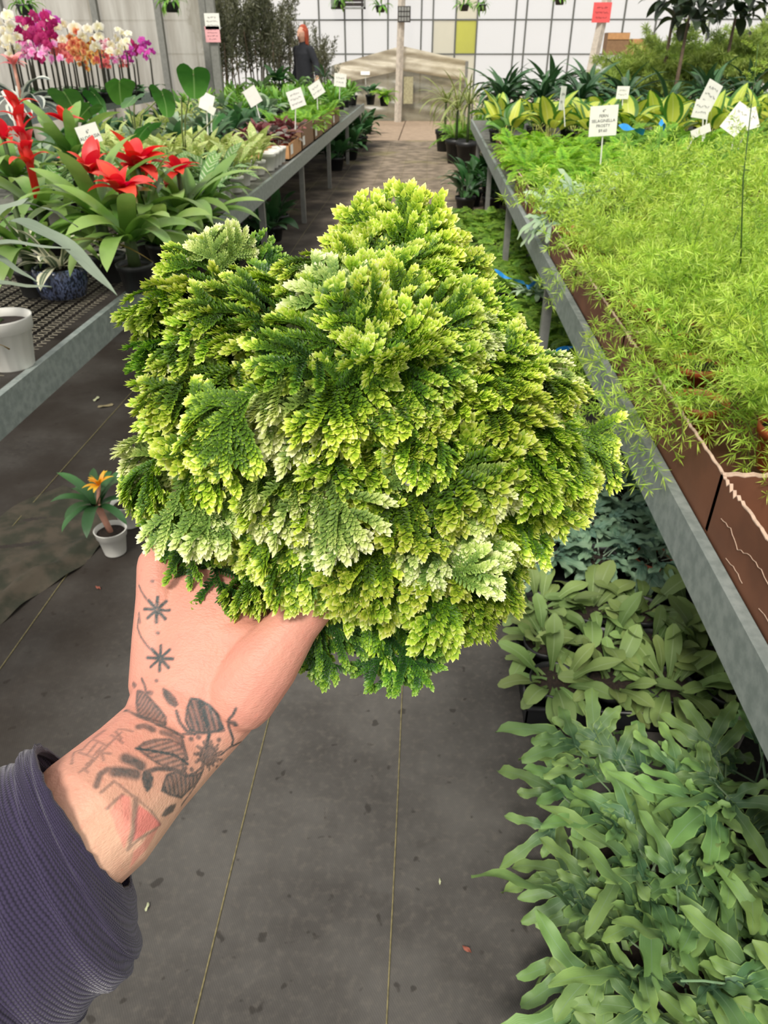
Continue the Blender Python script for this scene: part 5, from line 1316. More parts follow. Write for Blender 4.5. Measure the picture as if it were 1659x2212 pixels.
# ---- big heart leaves on tall stalks
HRT = [heart_me(M_heart, .20, (.25, .5, .1)[i], seed=i) for i in range(3)]
def heartplant(label, foot, leaves):
    foot = Vector(foot); o = thing('anthurium', label, 'plant', (foot.x, foot.y, BZ), 0); org = Vector(o.location); z = add_pot(o, 'b', .07, .11)
    for i, (px, py, y, s, rot) in enumerate(leaves):
        q = at_y(px, py, y) - org
        MB().tube([(0, 0, z - .02), (q.x * .35, q.y * .35, z + (q.z - z) * .55), tuple(q)], [.0055, .005, .004], 6).ob('petiole', M_petiole, o, True)
        ob('leaf_blade', HRT[i % 3], o, tuple(q), tuple(R_(a_) for a_ in rot), s)
heartplant('tall plant with one large heart leaf on a long stalk, left bench', at_z(405, 395, BZ), [(418, 160, 4.3, .62, (-52, 8, 10)), (470, 250, 4.3, .36, (-40, -10, 120)), (392, 210, 4.4, .40, (-60, 0, -70))])
heartplant('plant with several glossy heart leaves left of the tallest one', at_z(300, 330, BZ), [(352, 205, 4.6, .60, (-58, 12, -20)), (258, 178, 4.8, .62, (-35, 0, 30)), (290, 212, 4.5, .52, (-20, 10, 160)), (318, 275, 4.2, .66, (-30, 0, 70))])
heartplant('plant with folded heart leaves above the red bromeliads', at_z(170, 330, BZ), [(142, 205, 4.4, .66, (-40, 0, 0)), (205, 205, 4.5, .55, (-55, -15, -40)), (190, 235, 4.3, .60, (-30, 10, 60))])
# ---- leafy rows by the rail in white pots
CAL = leafset('cal', M_cal, .22, .075, 'lance', [(66, -20), (52, -40), (78, 10), (46, -30)], petiole=.05, fold=.15, wave=(.004, 2))
AGL = leafset('agl', M_agl, .17, .060, 'lance', [(70, -10), (58, -35), (80, 20)], petiole=.09, fold=.15, wave=(.003, 2))
def leafy(x, y, name, label, mes, n, grp=None, pot='w', z0=BZ, sc_=(.8, 1.1), tilt=(-25, 12), r=.05, h=.09, spread=.02):
    o = thing(name, label, 'plant', (x, y, z0), random.uniform(0, 6), grp); z = add_pot(o, pot, r, h); rosette(o, mes, n, z, tilt, sc_, spread); return o
k = 0
for ri, y in enumerate((3.75, 4.0, 4.25, 4.5)):
    for ci, x in enumerate((-1.20, -1.42, -1.66, -1.9)):
        leafy(x + random.uniform(-.03, .03), y, 'calathea', 'striped-leaf plant in a white pot, left bench, %s row back, %s from the rail' % (ORD[ri], ORD[ci]), CAL, 13, 'striped-leaf plants in white pots', sc_=(.75, 1.1))
for ri, y in enumerate((4.8, 5.05, 5.3, 5.55)):
    for ci, x in enumerate((-1.21, -1.45, -1.7, -1.95, -2.2)):
        leafy(x + random.uniform(-.03, .03), y, 'aglaonema', 'pale yellow-green leafy plant, left bench, %s row back, %s from the rail' % (ORD[ri], ORD[ci]), AGL, 13, 'pale leafy plants in white pots')
for ri, y in enumerate((5.75, 5.9, 6.05, 6.2)):
    o = thing('plant_pot', 'empty-looking white square pot by the left rail, %s from the front' % ORD[ri], 'pot', (-1.17, y, BZ)); add_pot(o, 'w', .055, .11)
def lbox(label, x0, x1, y0, y1, h=.13, mat=None):
    o = thing('cardboard_box', label, 'box', ((x0 + x1) / 2, (y0 + y1) / 2, BZ)); a_, b_ = (x1 - x0) / 2, (y1 - y0) / 2
    MB().box(-a_, a_, -b_, b_, 0, .005).ob('base', mat, o)
    for q, hh in (((-a_, -a_ + .005, -b_, b_), h), ((a_ - .005, a_, -b_, b_), h * 1.15), ((-a_, a_, -b_, -b_ + .005), h), ((-a_, a_, b_ - .005, b_), h)): MB().box(*q, 0, hh).ob('side_panel', mat, o)
    MB().box(a_, a_ + .001, -b_ + .05, -b_ + .16, .03, .10).ob('paper_label', M_paper, o)
    return o
M_kraft = plain('kraft_cardboard', srgb(196, 146, 98), .8, var=.12)
M_kraft2 = plain('brown_box', srgb(140, 108, 78), .8, var=.15)
BEG = leafset('beg', M_beg, .10, .075, 'ovate', [(62, 0), (48, -25), (76, 30)], petiole=.06, fold=.1) + leafset('beg2', M_beg2, .10, .075, 'ovate', [(60, 0), (50, -25)], petiole=.06, fold=.1)
for i, (y0, y1, mt) in enumerate(((6.35, 6.95, M_kraft), (7.0, 7.7, M_kraft2), (7.8, 8.4, M_kraft2), (8.5, 9.2, M_kraft2), (9.3, 10.0, M_kraft2))):
    lbox(('light kraft', 'brown', 'brown', 'brown', 'brown')[i] + ' cardboard box by the left rail, %s from the front' % ORD[i], -1.60, -1.115, y0, y1, (.10, .16, .15, .14, .14)[i], mt)
    for ri in range(3):
        for ci, x in enumerate((-1.23, -1.36, -1.49)):
            y = y0 + .11 + ri * (y1 - y0 - .2) / 2
            if i < 2: leafy(x, y, 'begonia', 'dark red and silver begonia in the %s box, %s row back, %s from the rail' % (ORD[i], ORD[ri], ORD[ci]), BEG, 13, 'begonias in the cardboard boxes', 't', BZ + .008)
            else: fernp(x, y, 13, SELF if (i + ri) % 2 else FRN2, 'small fern in the %s left box, %s row back, %s from the rail' % (ORD[i], ORD[ri], ORD[ci]), 'ferns in the far boxes', BZ + .008, sc_=(.8, 1.2))
# ---- the mixed greens that fill the rest of the bench
GRN = leafset('grn', M_grn, .14, .035, 'lance', [(76, 10), (62, -20), (84, 40)], petiole=.04, fold=.2, nu=6, nv=2)
DGR = leafset('dgrn', M_dgrn, .15, .07, 'ovate', [(66, 0), (52, -25), (78, 30)], petiole=.06, fold=.15, nu=6)
SGR = leafset('sgrn', M_sgrn, .13, .06, 'ovate', [(62, 0), (48, -25), (74, 25)], petiole=.06, fold=.15, nu=6)
kinds = [('leafy_plant', 'fresh green leafy plant', GRN, 16), ('leafy_plant', 'dark green leafy plant', DGR, 13), ('leafy_plant', 'silver-green leafy plant', SGR, 13), ('aglaonema', 'pale variegated leafy plant', AGL, 13)]
for ri, y in enumerate(np.arange(4.5, 8.9, .36)):
    x0 = -2.05 if y < 4.7 else (-2.4 if y < 5.7 else -1.85)
    for ci, x in enumerate(np.arange(x0, -2.95, -.30)):
        kk = kinds[(1, 2, 2, 1, 3, 2)[(ri * 3 + ci * 5) % 6]]
        leafy(float(x) + random.uniform(-.05, .05), float(y) + random.uniform(-.04, .04), kk[0], '%s inner left bench, %s row back, %s across' % (kk[1], ORD[ri], ORD[ci]), kk[2], kk[3], 'mixed greens on the inner left bench', 'b', sc_=(.9, 1.3))
for ri, y in enumerate(np.arange(9.0, 13.3, .42)):
    for ci, x in enumerate(np.arange(-1.25 if y > 10.1 else -1.8, -2.95, -.32)):
        kk = kinds[0] if (y > 9.8 or ci % 2) else kinds[2]
        leafy(float(x) + random.uniform(-.05, .05), float(y), kk[0], '%s far left bench, %s row back, %s across' % (kk[1], ORD[ri], ORD[ci]), kk[2], kk[3], 'mixed greens on the far left bench', 'b', sc_=(1.1, 1.6), z0=BZ + .03)
for i, (px, py, y, mes, n, s) in enumerate(((700, 130, 12.9, DRA, 12, .45), (640, 150, 12.5, CAL, 14, 1.2), (760, 165, 12.9, DRA, 14, .4), (600, 150, 12.4, DGR, 14, 1.6), (560, 158, 12.2, CAL, 14, 1.3), (830, 195, 12.8, SELF, 18, 1.3), (800, 175, 13.1, DGR, 12, 1.2))):
    q = at_y(px, py, y); o = thing('leafy_plant', ('spiky dark', 'broad striped', 'dark arching', 'round-leaved', 'pale striped', 'bright feathery', 'dark broad')[i] + ' plant standing at the far end of the left bench', 'plant', (q.x, y, BZ)); z = add_pot(o, 'b', .08, .14); rosette(o, mes, n, max(z, q.z - BZ - .22), (-30, 12), (s * .85, s * 1.15), .03, 'leaf')
    if q.z - BZ - .22 > z: MB().tube([(0, 0, z - .01), (0, 0, q.z - BZ - .2)], .012, 6).ob('stem', M_stem, o, True)
# silver-banded plant with pink head at the left edge
q = at_y(40, 185, 5.4)
o = thing('silver_vase_plant', 'silver-banded dark rosette plant with a pink flower head, far left', 'plant', (q.x, 5.4, BZ)); z = add_pot(o, 'b', .09, .16); SIL = leafset('silv', M_silver, .36, .085, 'strap', [(62, -50), (50, -60), (76, -20), (40, -50)], fold=.3)
MB().tube([(0, 0, z - .02), (0, 0, q.z - BZ - .1)], [.03, .03], 8).ob('stem', M_stem, o, True)
rosette(o, SIL, 18, q.z - BZ - .12, (-25, 12), (.8, 1.1), .03); rosette(o, leafset('pinkb', M_pinkb, .12, .04, 'lance', [(70, 10), (55, -10), (80, 40)], fold=.2), 12, q.z - BZ + .12, (-30, 15), (.8, 1.1), .012, 'bract', None)
MB().tube([(0, 0, q.z - BZ - .1), (0, 0, q.z - BZ + .13)], .01, 6).ob('flower_stalk', M_pinkstem, o, True)
# ---- signs on the left bench
sign('white card reading alocasia among the red bromeliads', at_y(205, 350, 3.9), at_y(193, 290, 3.9), .125, .10, ['6"', 'ALOCASIA'], yaw=8, roll=-14, size=.025)
sign('white stick tag leaning beside the tall red spike', at_y(30, 260, 3.6), at_y(20, 218, 3.6), .022, .10, None, roll=-22)
sign('white card on a stick in front of the begonia boxes', at_y(637, 265, 6.6), at_y(640, 213, 6.6), .15, .15, 3, yaw=-5, roll=-18, size=.032)
sign('blank white card leaning left of the begonia card', at_y(560, 240, 6.8), at_y(546, 208, 6.8), .13, .15, None, yaw=5, roll=-28)
sign('white diamond-tilted card beyond the begonia card', at_y(686, 225, 8.6), at_y(684, 193, 8.6), .16, .15, 2, roll=-30, size=.04)
sign('small white card among the far greens, nearest the far end', at_y(733, 205, 10.2), at_y(735, 173, 10.2), .17, .16, 2, roll=6, size=.045)
sign('white curled plastic sign beside the small heart leaf', at_y(447, 275, 5.2), at_y(447, 220, 5.2), .10, .12, None, yaw=25, roll=24, pitch=-20)
sign('small white tag below the curled plastic sign', at_y(455, 265, 5.0), at_y(458, 238, 5.0), .05, .05, None, roll=30)
sign('white tag lying flat at the far bench end', at_y(790, 175, 13.0), at_y(789, 158, 13.0), .16, .07, None, pitch=-40)
# ---- orchids
def flower_me(mat, lipm, S=.045):
    V = []; F_ = []; UV = []
    def petal(an, L, W, zt):
        b = len(V); ca, sa = math.cos(an), math.sin(an)
        for i in range(5):
            s = i / 4; w_ = W * math.sin(PI * min(1, .08 + s * .9)) ** .7
            for v in (-1, 0, 1):
                x, y = v * w_ / 2, s * L; V.append((x * ca - y * sa, -zt - .006 * math.sin(s * 3) + abs(v) * .003, x * sa + y * ca)); UV.append((.5 + v / 2, s))
        F_.extend([(b + i * 3 + j, b + i * 3 + j + 1, b + i * 3 + 4 + j, b + i * 3 + 3 + j) for i in range(4) for j in range(2)])
    for an in (0, 2.2, -2.2): petal(an, S, S * .62, 0)
    for an in (1.35, -1.35): petal(an, S * 1.05, S * 1.15, .003)
    petal(PI, S * .45, S * .35, .010)
    return mesh('flower', V, F_, mat, uv=UV)
def petalmat(name, c0, c1, sp=None): return leafmat(name, c0, c1, transl=.35, rough=.6, objvar=.1, hue=.015, blotch=sp)
OC = dict(white=petalmat('white_petal', srgb(240, 232, 190), srgb(246, 244, 236)), magenta=petalmat('magenta_petal', srgb(186, 30, 110), srgb(170, 24, 100)), violet=petalmat('violet_petal', srgb(206, 70, 170), srgb(196, 84, 180)), pink=petalmat('pink_petal', srgb(232, 120, 190), srgb(240, 196, 222)), coral=petalmat('coral_petal', srgb(206, 80, 90), srgb(228, 130, 118)), yellow=petalmat('yellow_petal', srgb(196, 96, 50), srgb(240, 214, 120), (srgb(176, 70, 50), 8, .6)), orange=petalmat('orange_petal', srgb(200, 90, 60), srgb(238, 184, 124), (srgb(186, 80, 60), 8, .58)), blush=petalmat('blush_petal', srgb(226, 150, 170), srgb(246, 232, 232)))
OF = {k: flower_me(m, None, .042) for k, m in OC.items()}
M_ostem = plain('orchid_stem', srgb(58, 56, 44), .7)
OLF = leafset('orchl', M_dgrn, .20, .07, 'strap', [(30, -30), (42, -20)], nu=6)
orch = [(14, 60, 'white', 1.5), (40, 78, 'white', 1.3), (2, 75, 'white', 1.2), (52, 66, 'magenta', 1.2), (50, 88, 'pink', 1.0), (28, 95, 'white', 1.1), (90, 52, 'magenta', 1.4), (112, 48, 'violet', 1.1), (72, 92, 'magenta', 1.5), (80, 78, 'violet', 1.2), (105, 72, 'magenta', 1.2), (122, 72, 'white', 1.3), (148, 72, 'white', 1.6), (58, 110, 'pink', 1.0), (88, 112, 'pink', 1.0), (112, 112, 'pink', 1.2), (122, 96, 'coral', 1.0), (138, 105, 'coral', 1.1), (150, 112, 'coral', .9), (166, 90, 'orange', 1.2), (172, 108, 'orange', 1.0), (186, 104, 'yellow', 1.1), (182, 128, 'yellow', 1.0), (200, 112, 'yellow', 1.2), (215, 108, 'yellow', 1.0), (206, 78, 'white', 1.4), (220, 96, 'blush', 1.0), (235, 105, 'orange', .9), (252, 100, 'white', 1.2), (250, 120, 'pink', .9), (265, 82, 'white', 1.0), (268, 118, 'blush', 1.0), (288, 105, 'magenta', 1.0), (282, 118, 'violet', .8), (318, 104, 'violet', 1.0), (226, 130, 'coral', .8), (272, 132, 'coral', .7), (66, 72, 'white', 1.1)]
for i, (px, py, colr, s) in enumerate(orch):
    y = 7.0 + .35 * ((i * 7) % 5) * .6 + (px / 330) * 1.2; q = at_y(px, py, y)
    o = thing('orchid', '%s orchid on a dark stem, %s %s orchid from the left' % (colr, ORD[sorted(e[0] for e in orch if e[2] == colr).index(px)], colr), 'plant', (q.x, y, .912), 0, 'orchids on the far left bench'); z = add_pot(o, 'b', .05, .09)
    hz = q.z - .912
    MB().tube([(0, 0, z - .01), (.01, 0, hz * .7), (0, -.02, hz + .05)], [.006, .005, .004], 5).ob('flower_stalk', M_ostem, o, True)
    for e in range(2): ob('leaf', OLF[e], o, (0, 0, z), (0, 0, e * 3.1 + i), .9)
    nf = 7 if s < 1.2 else 5
    for f in range(nf):
        an = f * 2.4 + i; rr = .025 + .020 * f / nf * 2
        ob('flower', OF[colr], o, (math.cos(an) * rr * 1.3 * s, -.03 - .02 * (f % 2), hz + math.sin(an) * rr * 1.4 * s), (R_(random.gauss(0, 18)), R_(random.gauss(0, 25)), R_(random.gauss(25, 25))), s * random.uniform(.8, 1.05))
    MB().tube([(.008, .004, z), (.02, 0, hz * .8)], .004, 4).ob('stake', M_ostem, o)
# ---- floor under the left bench
def guzmania(p, label, leaves=True):
    q = at_z(p[0], p[1], 0.003); o = thing('guzmania', label, 'plant', (q.x, q.y, .003), 0); r, h = .048, .088
    MB().lathe([(r * .68, 0), (r * .70, .003), (r * .90, h * .72), (r * .97, h * .74), (r * 1.03, h * .98), (r * 1.06, h), (r * .97, h), (r * .9, h * .8)], 28, cap1=False).ob('pot', M_wpot, o, True)
    MB().lathe([(r * .93, h * .84), (r * .4, h * .88), (r * .02, h * .9)], 20, cap0=False).ob('soil', M_soil, o, True)
    if leaves:
        MB().tube([(0, 0, h * .85), (-.012, 0, h + .04), (-.022, 0, h + .09)], [.009, .010, .012], 8).ob('stem', M_pinkstem, o, True)
        GUZ = leafset('guz', M_dgrn, .17, .034, 'strap', [(60, -30), (46, -45), (72, 0)], fold=.2)
        for k in range(12): ob('leaf', GUZ[k % 3], o, (-.022, 0, h + .08), (R_(random.gauss(0, 8)), 0, k * 2.4), random.uniform(.75, 1.05))
        rosette(o, leafset('yelb', M_yel, .05, .014, 'lance', [(66, 0), (50, -20), (78, 30)]), 14, h + .16, (-25, 15), (.8, 1.2), .006, 'bract')
        MB().tube([(-.02, 0, h + .08), (0, 0, h + .165)], .006, 6).ob('flower_stalk', M_pinkstem, o, True)
    return o
guzmania((250, 1192), 'white potted bromeliad with an orange-yellow flower on the floor, left')
guzmania((283, 1132), 'second small white pot half hidden behind the fern on the floor', False)
for i, (px, py) in enumerate(((745, 368), (775, 345), (760, 330), (795, 318), (735, 345), (785, 300), (805, 290))):
    q = at_z(px, py, 0); leafy(min(q.x - .12, -1.12), q.y, 'dark_foliage_plant', 'dark leafy plant on the floor beneath the left rail, %s from the front' % ORD[i], DGR, 20, 'dark plants under the left rail', 'b', 0.0, (1.3, 2.0), r=.12, h=.16, spread=.08)
for i, (px, py) in enumerate(((610, 500), (585, 470), (630, 480), (640, 455))):
    q = at_z(px, py + 40, 0); leafy(q.x - .15, q.y, 'trailing_plant', 'dim broad-leaved plant in the shade under the left bench, %s from the front' % ORD[i], DGR, 10, 'dim plants under the left bench', 'b', 0.0, (1.0, 1.5), r=.09, h=.12)
# ================================================================ people, shrubs and hanging plants at the back
M_wool = plain('black_sweater', srgb(40, 42, 48), .9, var=.2, nscale=40)
M_jean = plain('dark_trousers', srgb(36, 38, 48), .9)
M_shoe = plain('dark_shoes', srgb(30, 28, 28), .6)
M_face = plain('face_skin', srgb(226, 172, 146), .6, var=.08)
M_redhair = plain('red_hair', srgb(186, 78, 44), .6, var=.35, nscale=60)
M_blackhair = plain('black_hair', srgb(26, 24, 24), .5, var=.3, nscale=60)
M_eye = plain('eye', srgb(40, 32, 30), .3)
M_lip = plain('lips', srgb(190, 110, 100), .5)
def figure(label, loc, rz, top, hair, hairm, long_hair, lean=0.0, arms=None, look=0.0):
    """standing person, about 1.66 m, facing local -y"""
    o = thing('person', label, 'person', loc, rz)
    V3 = lambda x, y, z: (x, y - lean * max(0, z - .9) ** 1.2, z - (.30 * lean * max(0, z - .95)))
    sh = 1.36; hd = 1.53
    ch = [[(V3(0, 0, .88), (.15, .105), (1, 0, 0)), (V3(0, 0, 1.0), (.14, .10), (1, 0, 0)), (V3(0, 0, 1.15), (.145, .105), (1, 0, 0)), (V3(0, 0, 1.28), (.165, .11), (1, 0, 0)), (V3(0, 0, 1.36), (.13, .085), (1, 0, 0)), (V3(0, 0, 1.41), .055)],
          [(V3(0, 0, 1.38), .052), (V3(0, -.008, 1.46), .050)],
          [(V3(0, -.012, 1.475), (.058, .070), (1, 0, 0)), (V3(0, -.016, 1.52), (.070, .088), (1, 0, 0)), (V3(0, -.010, 1.57), (.074, .092), (1, 0, 0)), (V3(0, 0, 1.60), (.064, .080), (1, 0, 0))],
          [(V3(0, -.098, 1.555), .010), (V3(0, -.118, 1.525), .014)], [(V3(.072, .01, 1.55), .012), (V3(.076, .012, 1.525), .010)], [(V3(-.072, .01, 1.55), .012), (V3(-.076, .012, 1.525), .010)]]
    for s in (-1, 1):
        ch.append([(V3(.085 * s, 0, .90), .088), (V3(.09 * s, 0, .70), .075), (V3(.09 * s, -.01, .48), .055), (V3(.09 * s, .005, .30), .052), (V3(.09 * s, .01, .09), .038), (V3(.09 * s, -.06, .045), .036), (V3(.09 * s, -.14, .04), .032)])
    for s in (-1, 1):
        e, w_ = arms[0 if s < 0 else 1]
        a0 = Vector(V3(.165 * s, 0, 1.335)); e = Vector(V3(*e)); w_ = Vector(V3(*w_)); hdir = (w_ - e).normalized()
        ch.append([(a0, .052), (a0.lerp(e, .5), .046), (e, .040), (e.lerp(w_, .5), .036), (w_, .026), (w_ + hdir * .05, .030), (w_ + hdir * .09, .026)])
        for f in range(4):
            off = Vector((.0, .016 * (f - 1.5), 0)); ch.append([(w_ + hdir * .085 + off, .0095), (w_ + hdir * (.125 + .008 * (1 - abs(f - 1.5))) + off, .0085), (w_ + hdir * (.15 + .012 * (1 - abs(f - 1.5))) + off + Vector((-.008 * s, 0, -.006)), .0075)])
        ch.append([(w_ + hdir * .03 + Vector((0, -.02, 0)), .011), (w_ + hdir * .065 + Vector((0, -.048, 0)), .010), (w_ + hdir * .09 + Vector((0, -.055, 0)), .008)])
    ob('body', remeshed('body', ch, .007, 4, .5, M_face), o)
    tc = [[(V3(0, 0, .86), (.17, .125), (1, 0, 0)), (V3(0, 0, 1.0), (.165, .12), (1, 0, 0)), (V3(0, 0, 1.15), (.165, .125), (1, 0, 0)), (V3(0, 0, 1.28), (.182, .125), (1, 0, 0)), (V3(0, 0, 1.365), (.14, .095), (1, 0, 0)), (V3(0, 0, 1.42), (.066, .066), (1, 0, 0))]]
    for s in (-1, 1):
        e, w_ = arms[0 if s < 0 else 1]; a0 = Vector(V3(.165 * s, 0, 1.335)); e = Vector(V3(*e)); w_ = Vector(V3(*w_))
        tc.append([(a0, .066), (a0.lerp(e, .5), .062), (e, .056), (e.lerp(w_, .55), .050), (e.lerp(w_, .9), .042)])
    ob('sweater', remeshed('sweater', tc, .010, 5, .5, top), o)
    lg = [[(V3(0, 0, .92), (.160, .115), (1, 0, 0)), (V3(0, 0, .84), (.165, .118), (1, 0, 0))]]
    for s in (-1, 1): lg.append([(V3(.085 * s, 0, .88), .098), (V3(.09 * s, 0, .70), .086), (V3(.09 * s, -.01, .48), .066), (V3(.09 * s, .005, .30), .062), (V3(.09 * s, .01, .10), .055)])
    ob('trousers', remeshed('trousers', lg, .012, 4, .5, M_jean), o)
    for s in (-1, 1): ob('shoe', remeshed('shoe', [[(V3(.09 * s, .04, .05), .048), (V3(.09 * s, -.06, .045), .046), (V3(.09 * s, -.16, .04), .040)]], .012, 3, .5, M_shoe), o)
    hc = [[(V3(0, .015, 1.60), (.078, .092), (1, 0, 0)), (V3(0, .02, 1.635), (.060, .072), (1, 0, 0))], [(V3(0, .045, 1.60), (.078, .060), (1, 0, 0)), (V3(0, .055, 1.52), (.078, .050), (1, 0, 0)), (V3(0, .05, 1.40 if long_hair else 1.48), (.075, .040) if long_hair else (.055, .035), (1, 0, 0))]]
    if long_hair:
        for s in (-1, 1): hc.append([(V3(.066 * s, .0, 1.60), .024), (V3(.078 * s, .0, 1.52), .022), (V3(.076 * s, .01, 1.42), .022)])
    ob('hair', remeshed('hair', hc, .008, 3, .5, hairm), o)
    for s in (-1, 1): MB().lathe([(.0015, -.006), (.007, -.002), (.007, .002), (.0015, .006)], 8).ob('eye', M_eye, o, True, loc=V3(.030 * s, -.098, 1.545), rot=(PI / 2, 0, 0))
    MB().lathe([(.004, -.004), (.020, 0), (.004, .004)], 10).ob('mouth', M_lip, o, True, loc=V3(0, -.094, 1.490), rot=(PI / 2, 0, 0), scale=(1, 1, .6))
    return o
q = at_y(655, 100, 14.4)
figure('red-haired person in a black sweater standing beyond the left bench, looking left', (q.x, 14.4, 0), R_(-38), M_wool, None, M_redhair, True, 0, (((-.24, .06, 1.10), (-.26, -.02, .90)), ((.27, .03, 1.12), (.36, -.05, .96))))
q = at_y(1548, 120, 13.2)
figure('dark-haired person in a dark jacket bending among palms at the right', (q.x, 13.2, 0), R_(70), M_wool, None, M_blackhair, False, .55, (((-.22, -.10, 1.10), (-.18, -.25, .98)), ((.22, -.10, 1.10), (.18, -.25, .98))))
# ---- tall dark shrubs left of the person
M_shrub = leafmat('dark_shrub_leaf', srgb(82, 86, 64), srgb(112, 114, 84), transl=.15, objvar=.25)
M_bark = plain('brown_bark', srgb(104, 88, 70), .9, var=.3)
def shrub_branch(seed):
    g = np.random.default_rng(seed); V = []; UV = []; F_ = []; L = .9
    p = np.zeros(3); d = np.array([g.normal(0, .1), g.normal(0, .1), 1.]); pts = [p.copy()]
    for i in range(14):
        d = d + g.normal(0, .10, 3); d[2] = abs(d[2]); d /= np.linalg.norm(d); p = p + d * L / 14; pts.append(p.copy())
    for i in range(14):
        b = len(V)
        for q in (pts[i], pts[i + 1]):
            for k in range(3): V.append(q + np.array([math.cos(k * 2.1), math.sin(k * 2.1), 0]) * .006); UV.append((.5, 0))
        F_ += [(b + k, b + (k + 1) % 3, b + 3 + (k + 1) % 3, b + 3 + k) for k in range(3)]
    for i in range(170):
        s = g.uniform(.15, 1); k = min(13, int(s * 14)); q = pts[k] + (pts[k + 1] - pts[k]) * g.random() + g.normal(0, .045, 3) * (1.2 - .4 * s)
        v = g.normal(0, .6, 3) + np.array([0, 0, .9]); v /= np.linalg.norm(v); w_ = np.cross(v, g.normal(0, 1, 3)); w_ /= np.linalg.norm(w_); l = g.uniform(.05, .10)
        b = len(V); V += [q, q + v * l * .5 + w_ * .011, q + v * l, q + v * l * .5 - w_ * .011]; UV += [(.5, 0), (1, .5), (.5, 1), (0, .5)]; F_.append((b, b + 1, b + 2, b + 3))
    return mesh('leafy_branch', np.array(V), F_, M_shrub, uv=np.array(UV))
SHB = [shrub_branch(500 + i) for i in range(5)]
for i, (px, y, h) in enumerate(((480, 12.6, 2.3), (515, 13.6, 2.5), (552, 13.0, 2.6), (585, 14.2, 2.4), (612, 15.0, 2.3), (668, 15.6, 1.9), (690, 16.2, 1.7), (470, 14.5, 2.6))):
    q = at_y(px, 110, y); o = thing('tall_shrub', 'tall thin dark shrub near the red-haired person, %s from the left' % ORD[(0, 2, 3, 4, 5, 6, 7, 1)[i]], 'shrub', (q.x, y, 0), random.uniform(0, 6), 'tall dark shrubs at the back'); z = add_pot(o, 'b', .16, .28)
    for k in range(5):
        an = k * 1.26 + i; e = Vector((math.cos(an) * .16, math.sin(an) * .16, h * .62)); MB().tube([(math.cos(an) * .03, math.sin(an) * .03, z - .02), (e.x * .6, e.y * .6, h * .35), tuple(e)], [.014, .011, .008], 5).ob('trunk', M_bark, o, True)
        for j in range(4):
            s = .55 + .16 * j; ob('leafy_branch', SHB[(k + j + i) % 5], o, (e.x * s * 1.1, e.y * s * 1.1, z + (e.z - z) * s), (R_(random.gauss(0, 16)), R_(random.gauss(0, 16)), random.uniform(0, 6)), (h / 2.6) * random.uniform(.7, 1.05))['kind'] = 'stuff'
# post with two cards, left of the shrubs
q = at_y(452, 100, 10.9)
o = thing('steel_post', 'grey steel post at the corner of the plastic wall', 'post', (q.x + .06, 10.95, 0)); MB().box(-.05, .05, -.04, .04, 0, 3.4).ob('column', M_post, o); MB().box(-.09, .09, -.07, .07, 0, .02).ob('foot_plate', M_post, o)
q1, q2 = at_y(457, 46, 10.85), at_y(458, 74, 10.85)
M_pinkc = plain('pink_card', srgb(236, 172, 176), .8, var=.05)
for qq, mt, lb, tx, hh in ((q1, M_paper, 'white notice card on the steel post', 3, .17), (q2, M_pinkc, 'pink notice card under the white one on the steel post', 4, .17)):
    o = thing('notice_card', lb, 'sign', (qq.x, 10.88, qq.z)); c = MB().box(-.095, .095, -.002, .002, -hh / 2, hh / 2).ob('card', mt, o); ob('lettering', scribble_mesh(.19, hh, tx, tx), c, (0, -.004, 0))
ob('lettering', scribble_mesh(.3, .28, 3, 8), [o_ for o_ in COL.objects if o_.get('label') == 'red notice pinned on the wooden post'][0], (0, -.006, 0))
# ---- hanging baskets high at the back
HNG = leafset('hang', M_grn, .16, .03, 'lance', [(50, -60), (30, -70), (70, -30)], nu=6, nv=2)
for i, (px, py, y) in enumerate(((735, 2, 15.5), (822, 12, 15.5), (1003, 10, 16.5), (1040, 10, 16.5), (1210, -4, 16.0), (370, 5, 10.5), (52, 10, 9.8))):
    q = at_y(px, py, y); o = thing('hanging_basket', 'hanging basket plant high up, %s from the left' % ORD[(2, 3, 4, 5, 6, 1, 0)[i]], 'plant', tuple(q), random.uniform(0, 6))
    MB().lathe([(.07, -.10), (.09, -.02), (.10, 0), (.09, 0)], 16, cap1=False).ob('basket', M_bpot, o, True); MB().lathe([(.092, -.01), (.002, 0)], 12, cap0=False).ob('soil', M_soil, o)
    for k in range(3): MB().tube([(.098 * math.cos(k * 2.09), .098 * math.sin(k * 2.09), 0), (0, 0, .55)], .002, 4).ob('wire', M_dark, o)
    MB().tube([(0, 0, .55), (0, 0, 4.2 - q.z)], .002, 4).ob('hanger', M_dark, o)
    rosette(o, HNG, 26, 0, (-50, 30), (.9, 1.5), .08)
# overhead pipe that carries the hangers
o = thing('ceiling_pipe', 'overhead steel pipe that the baskets hang from', 'pipe', (0, 0, 0))
for y in (15.5, 16.5, 16.0, 10.5, 9.8): MB().tube([(-9, y, 4.2), (7, y, 4.2)], .02, 8).ob('pipe', M_post, o, True)
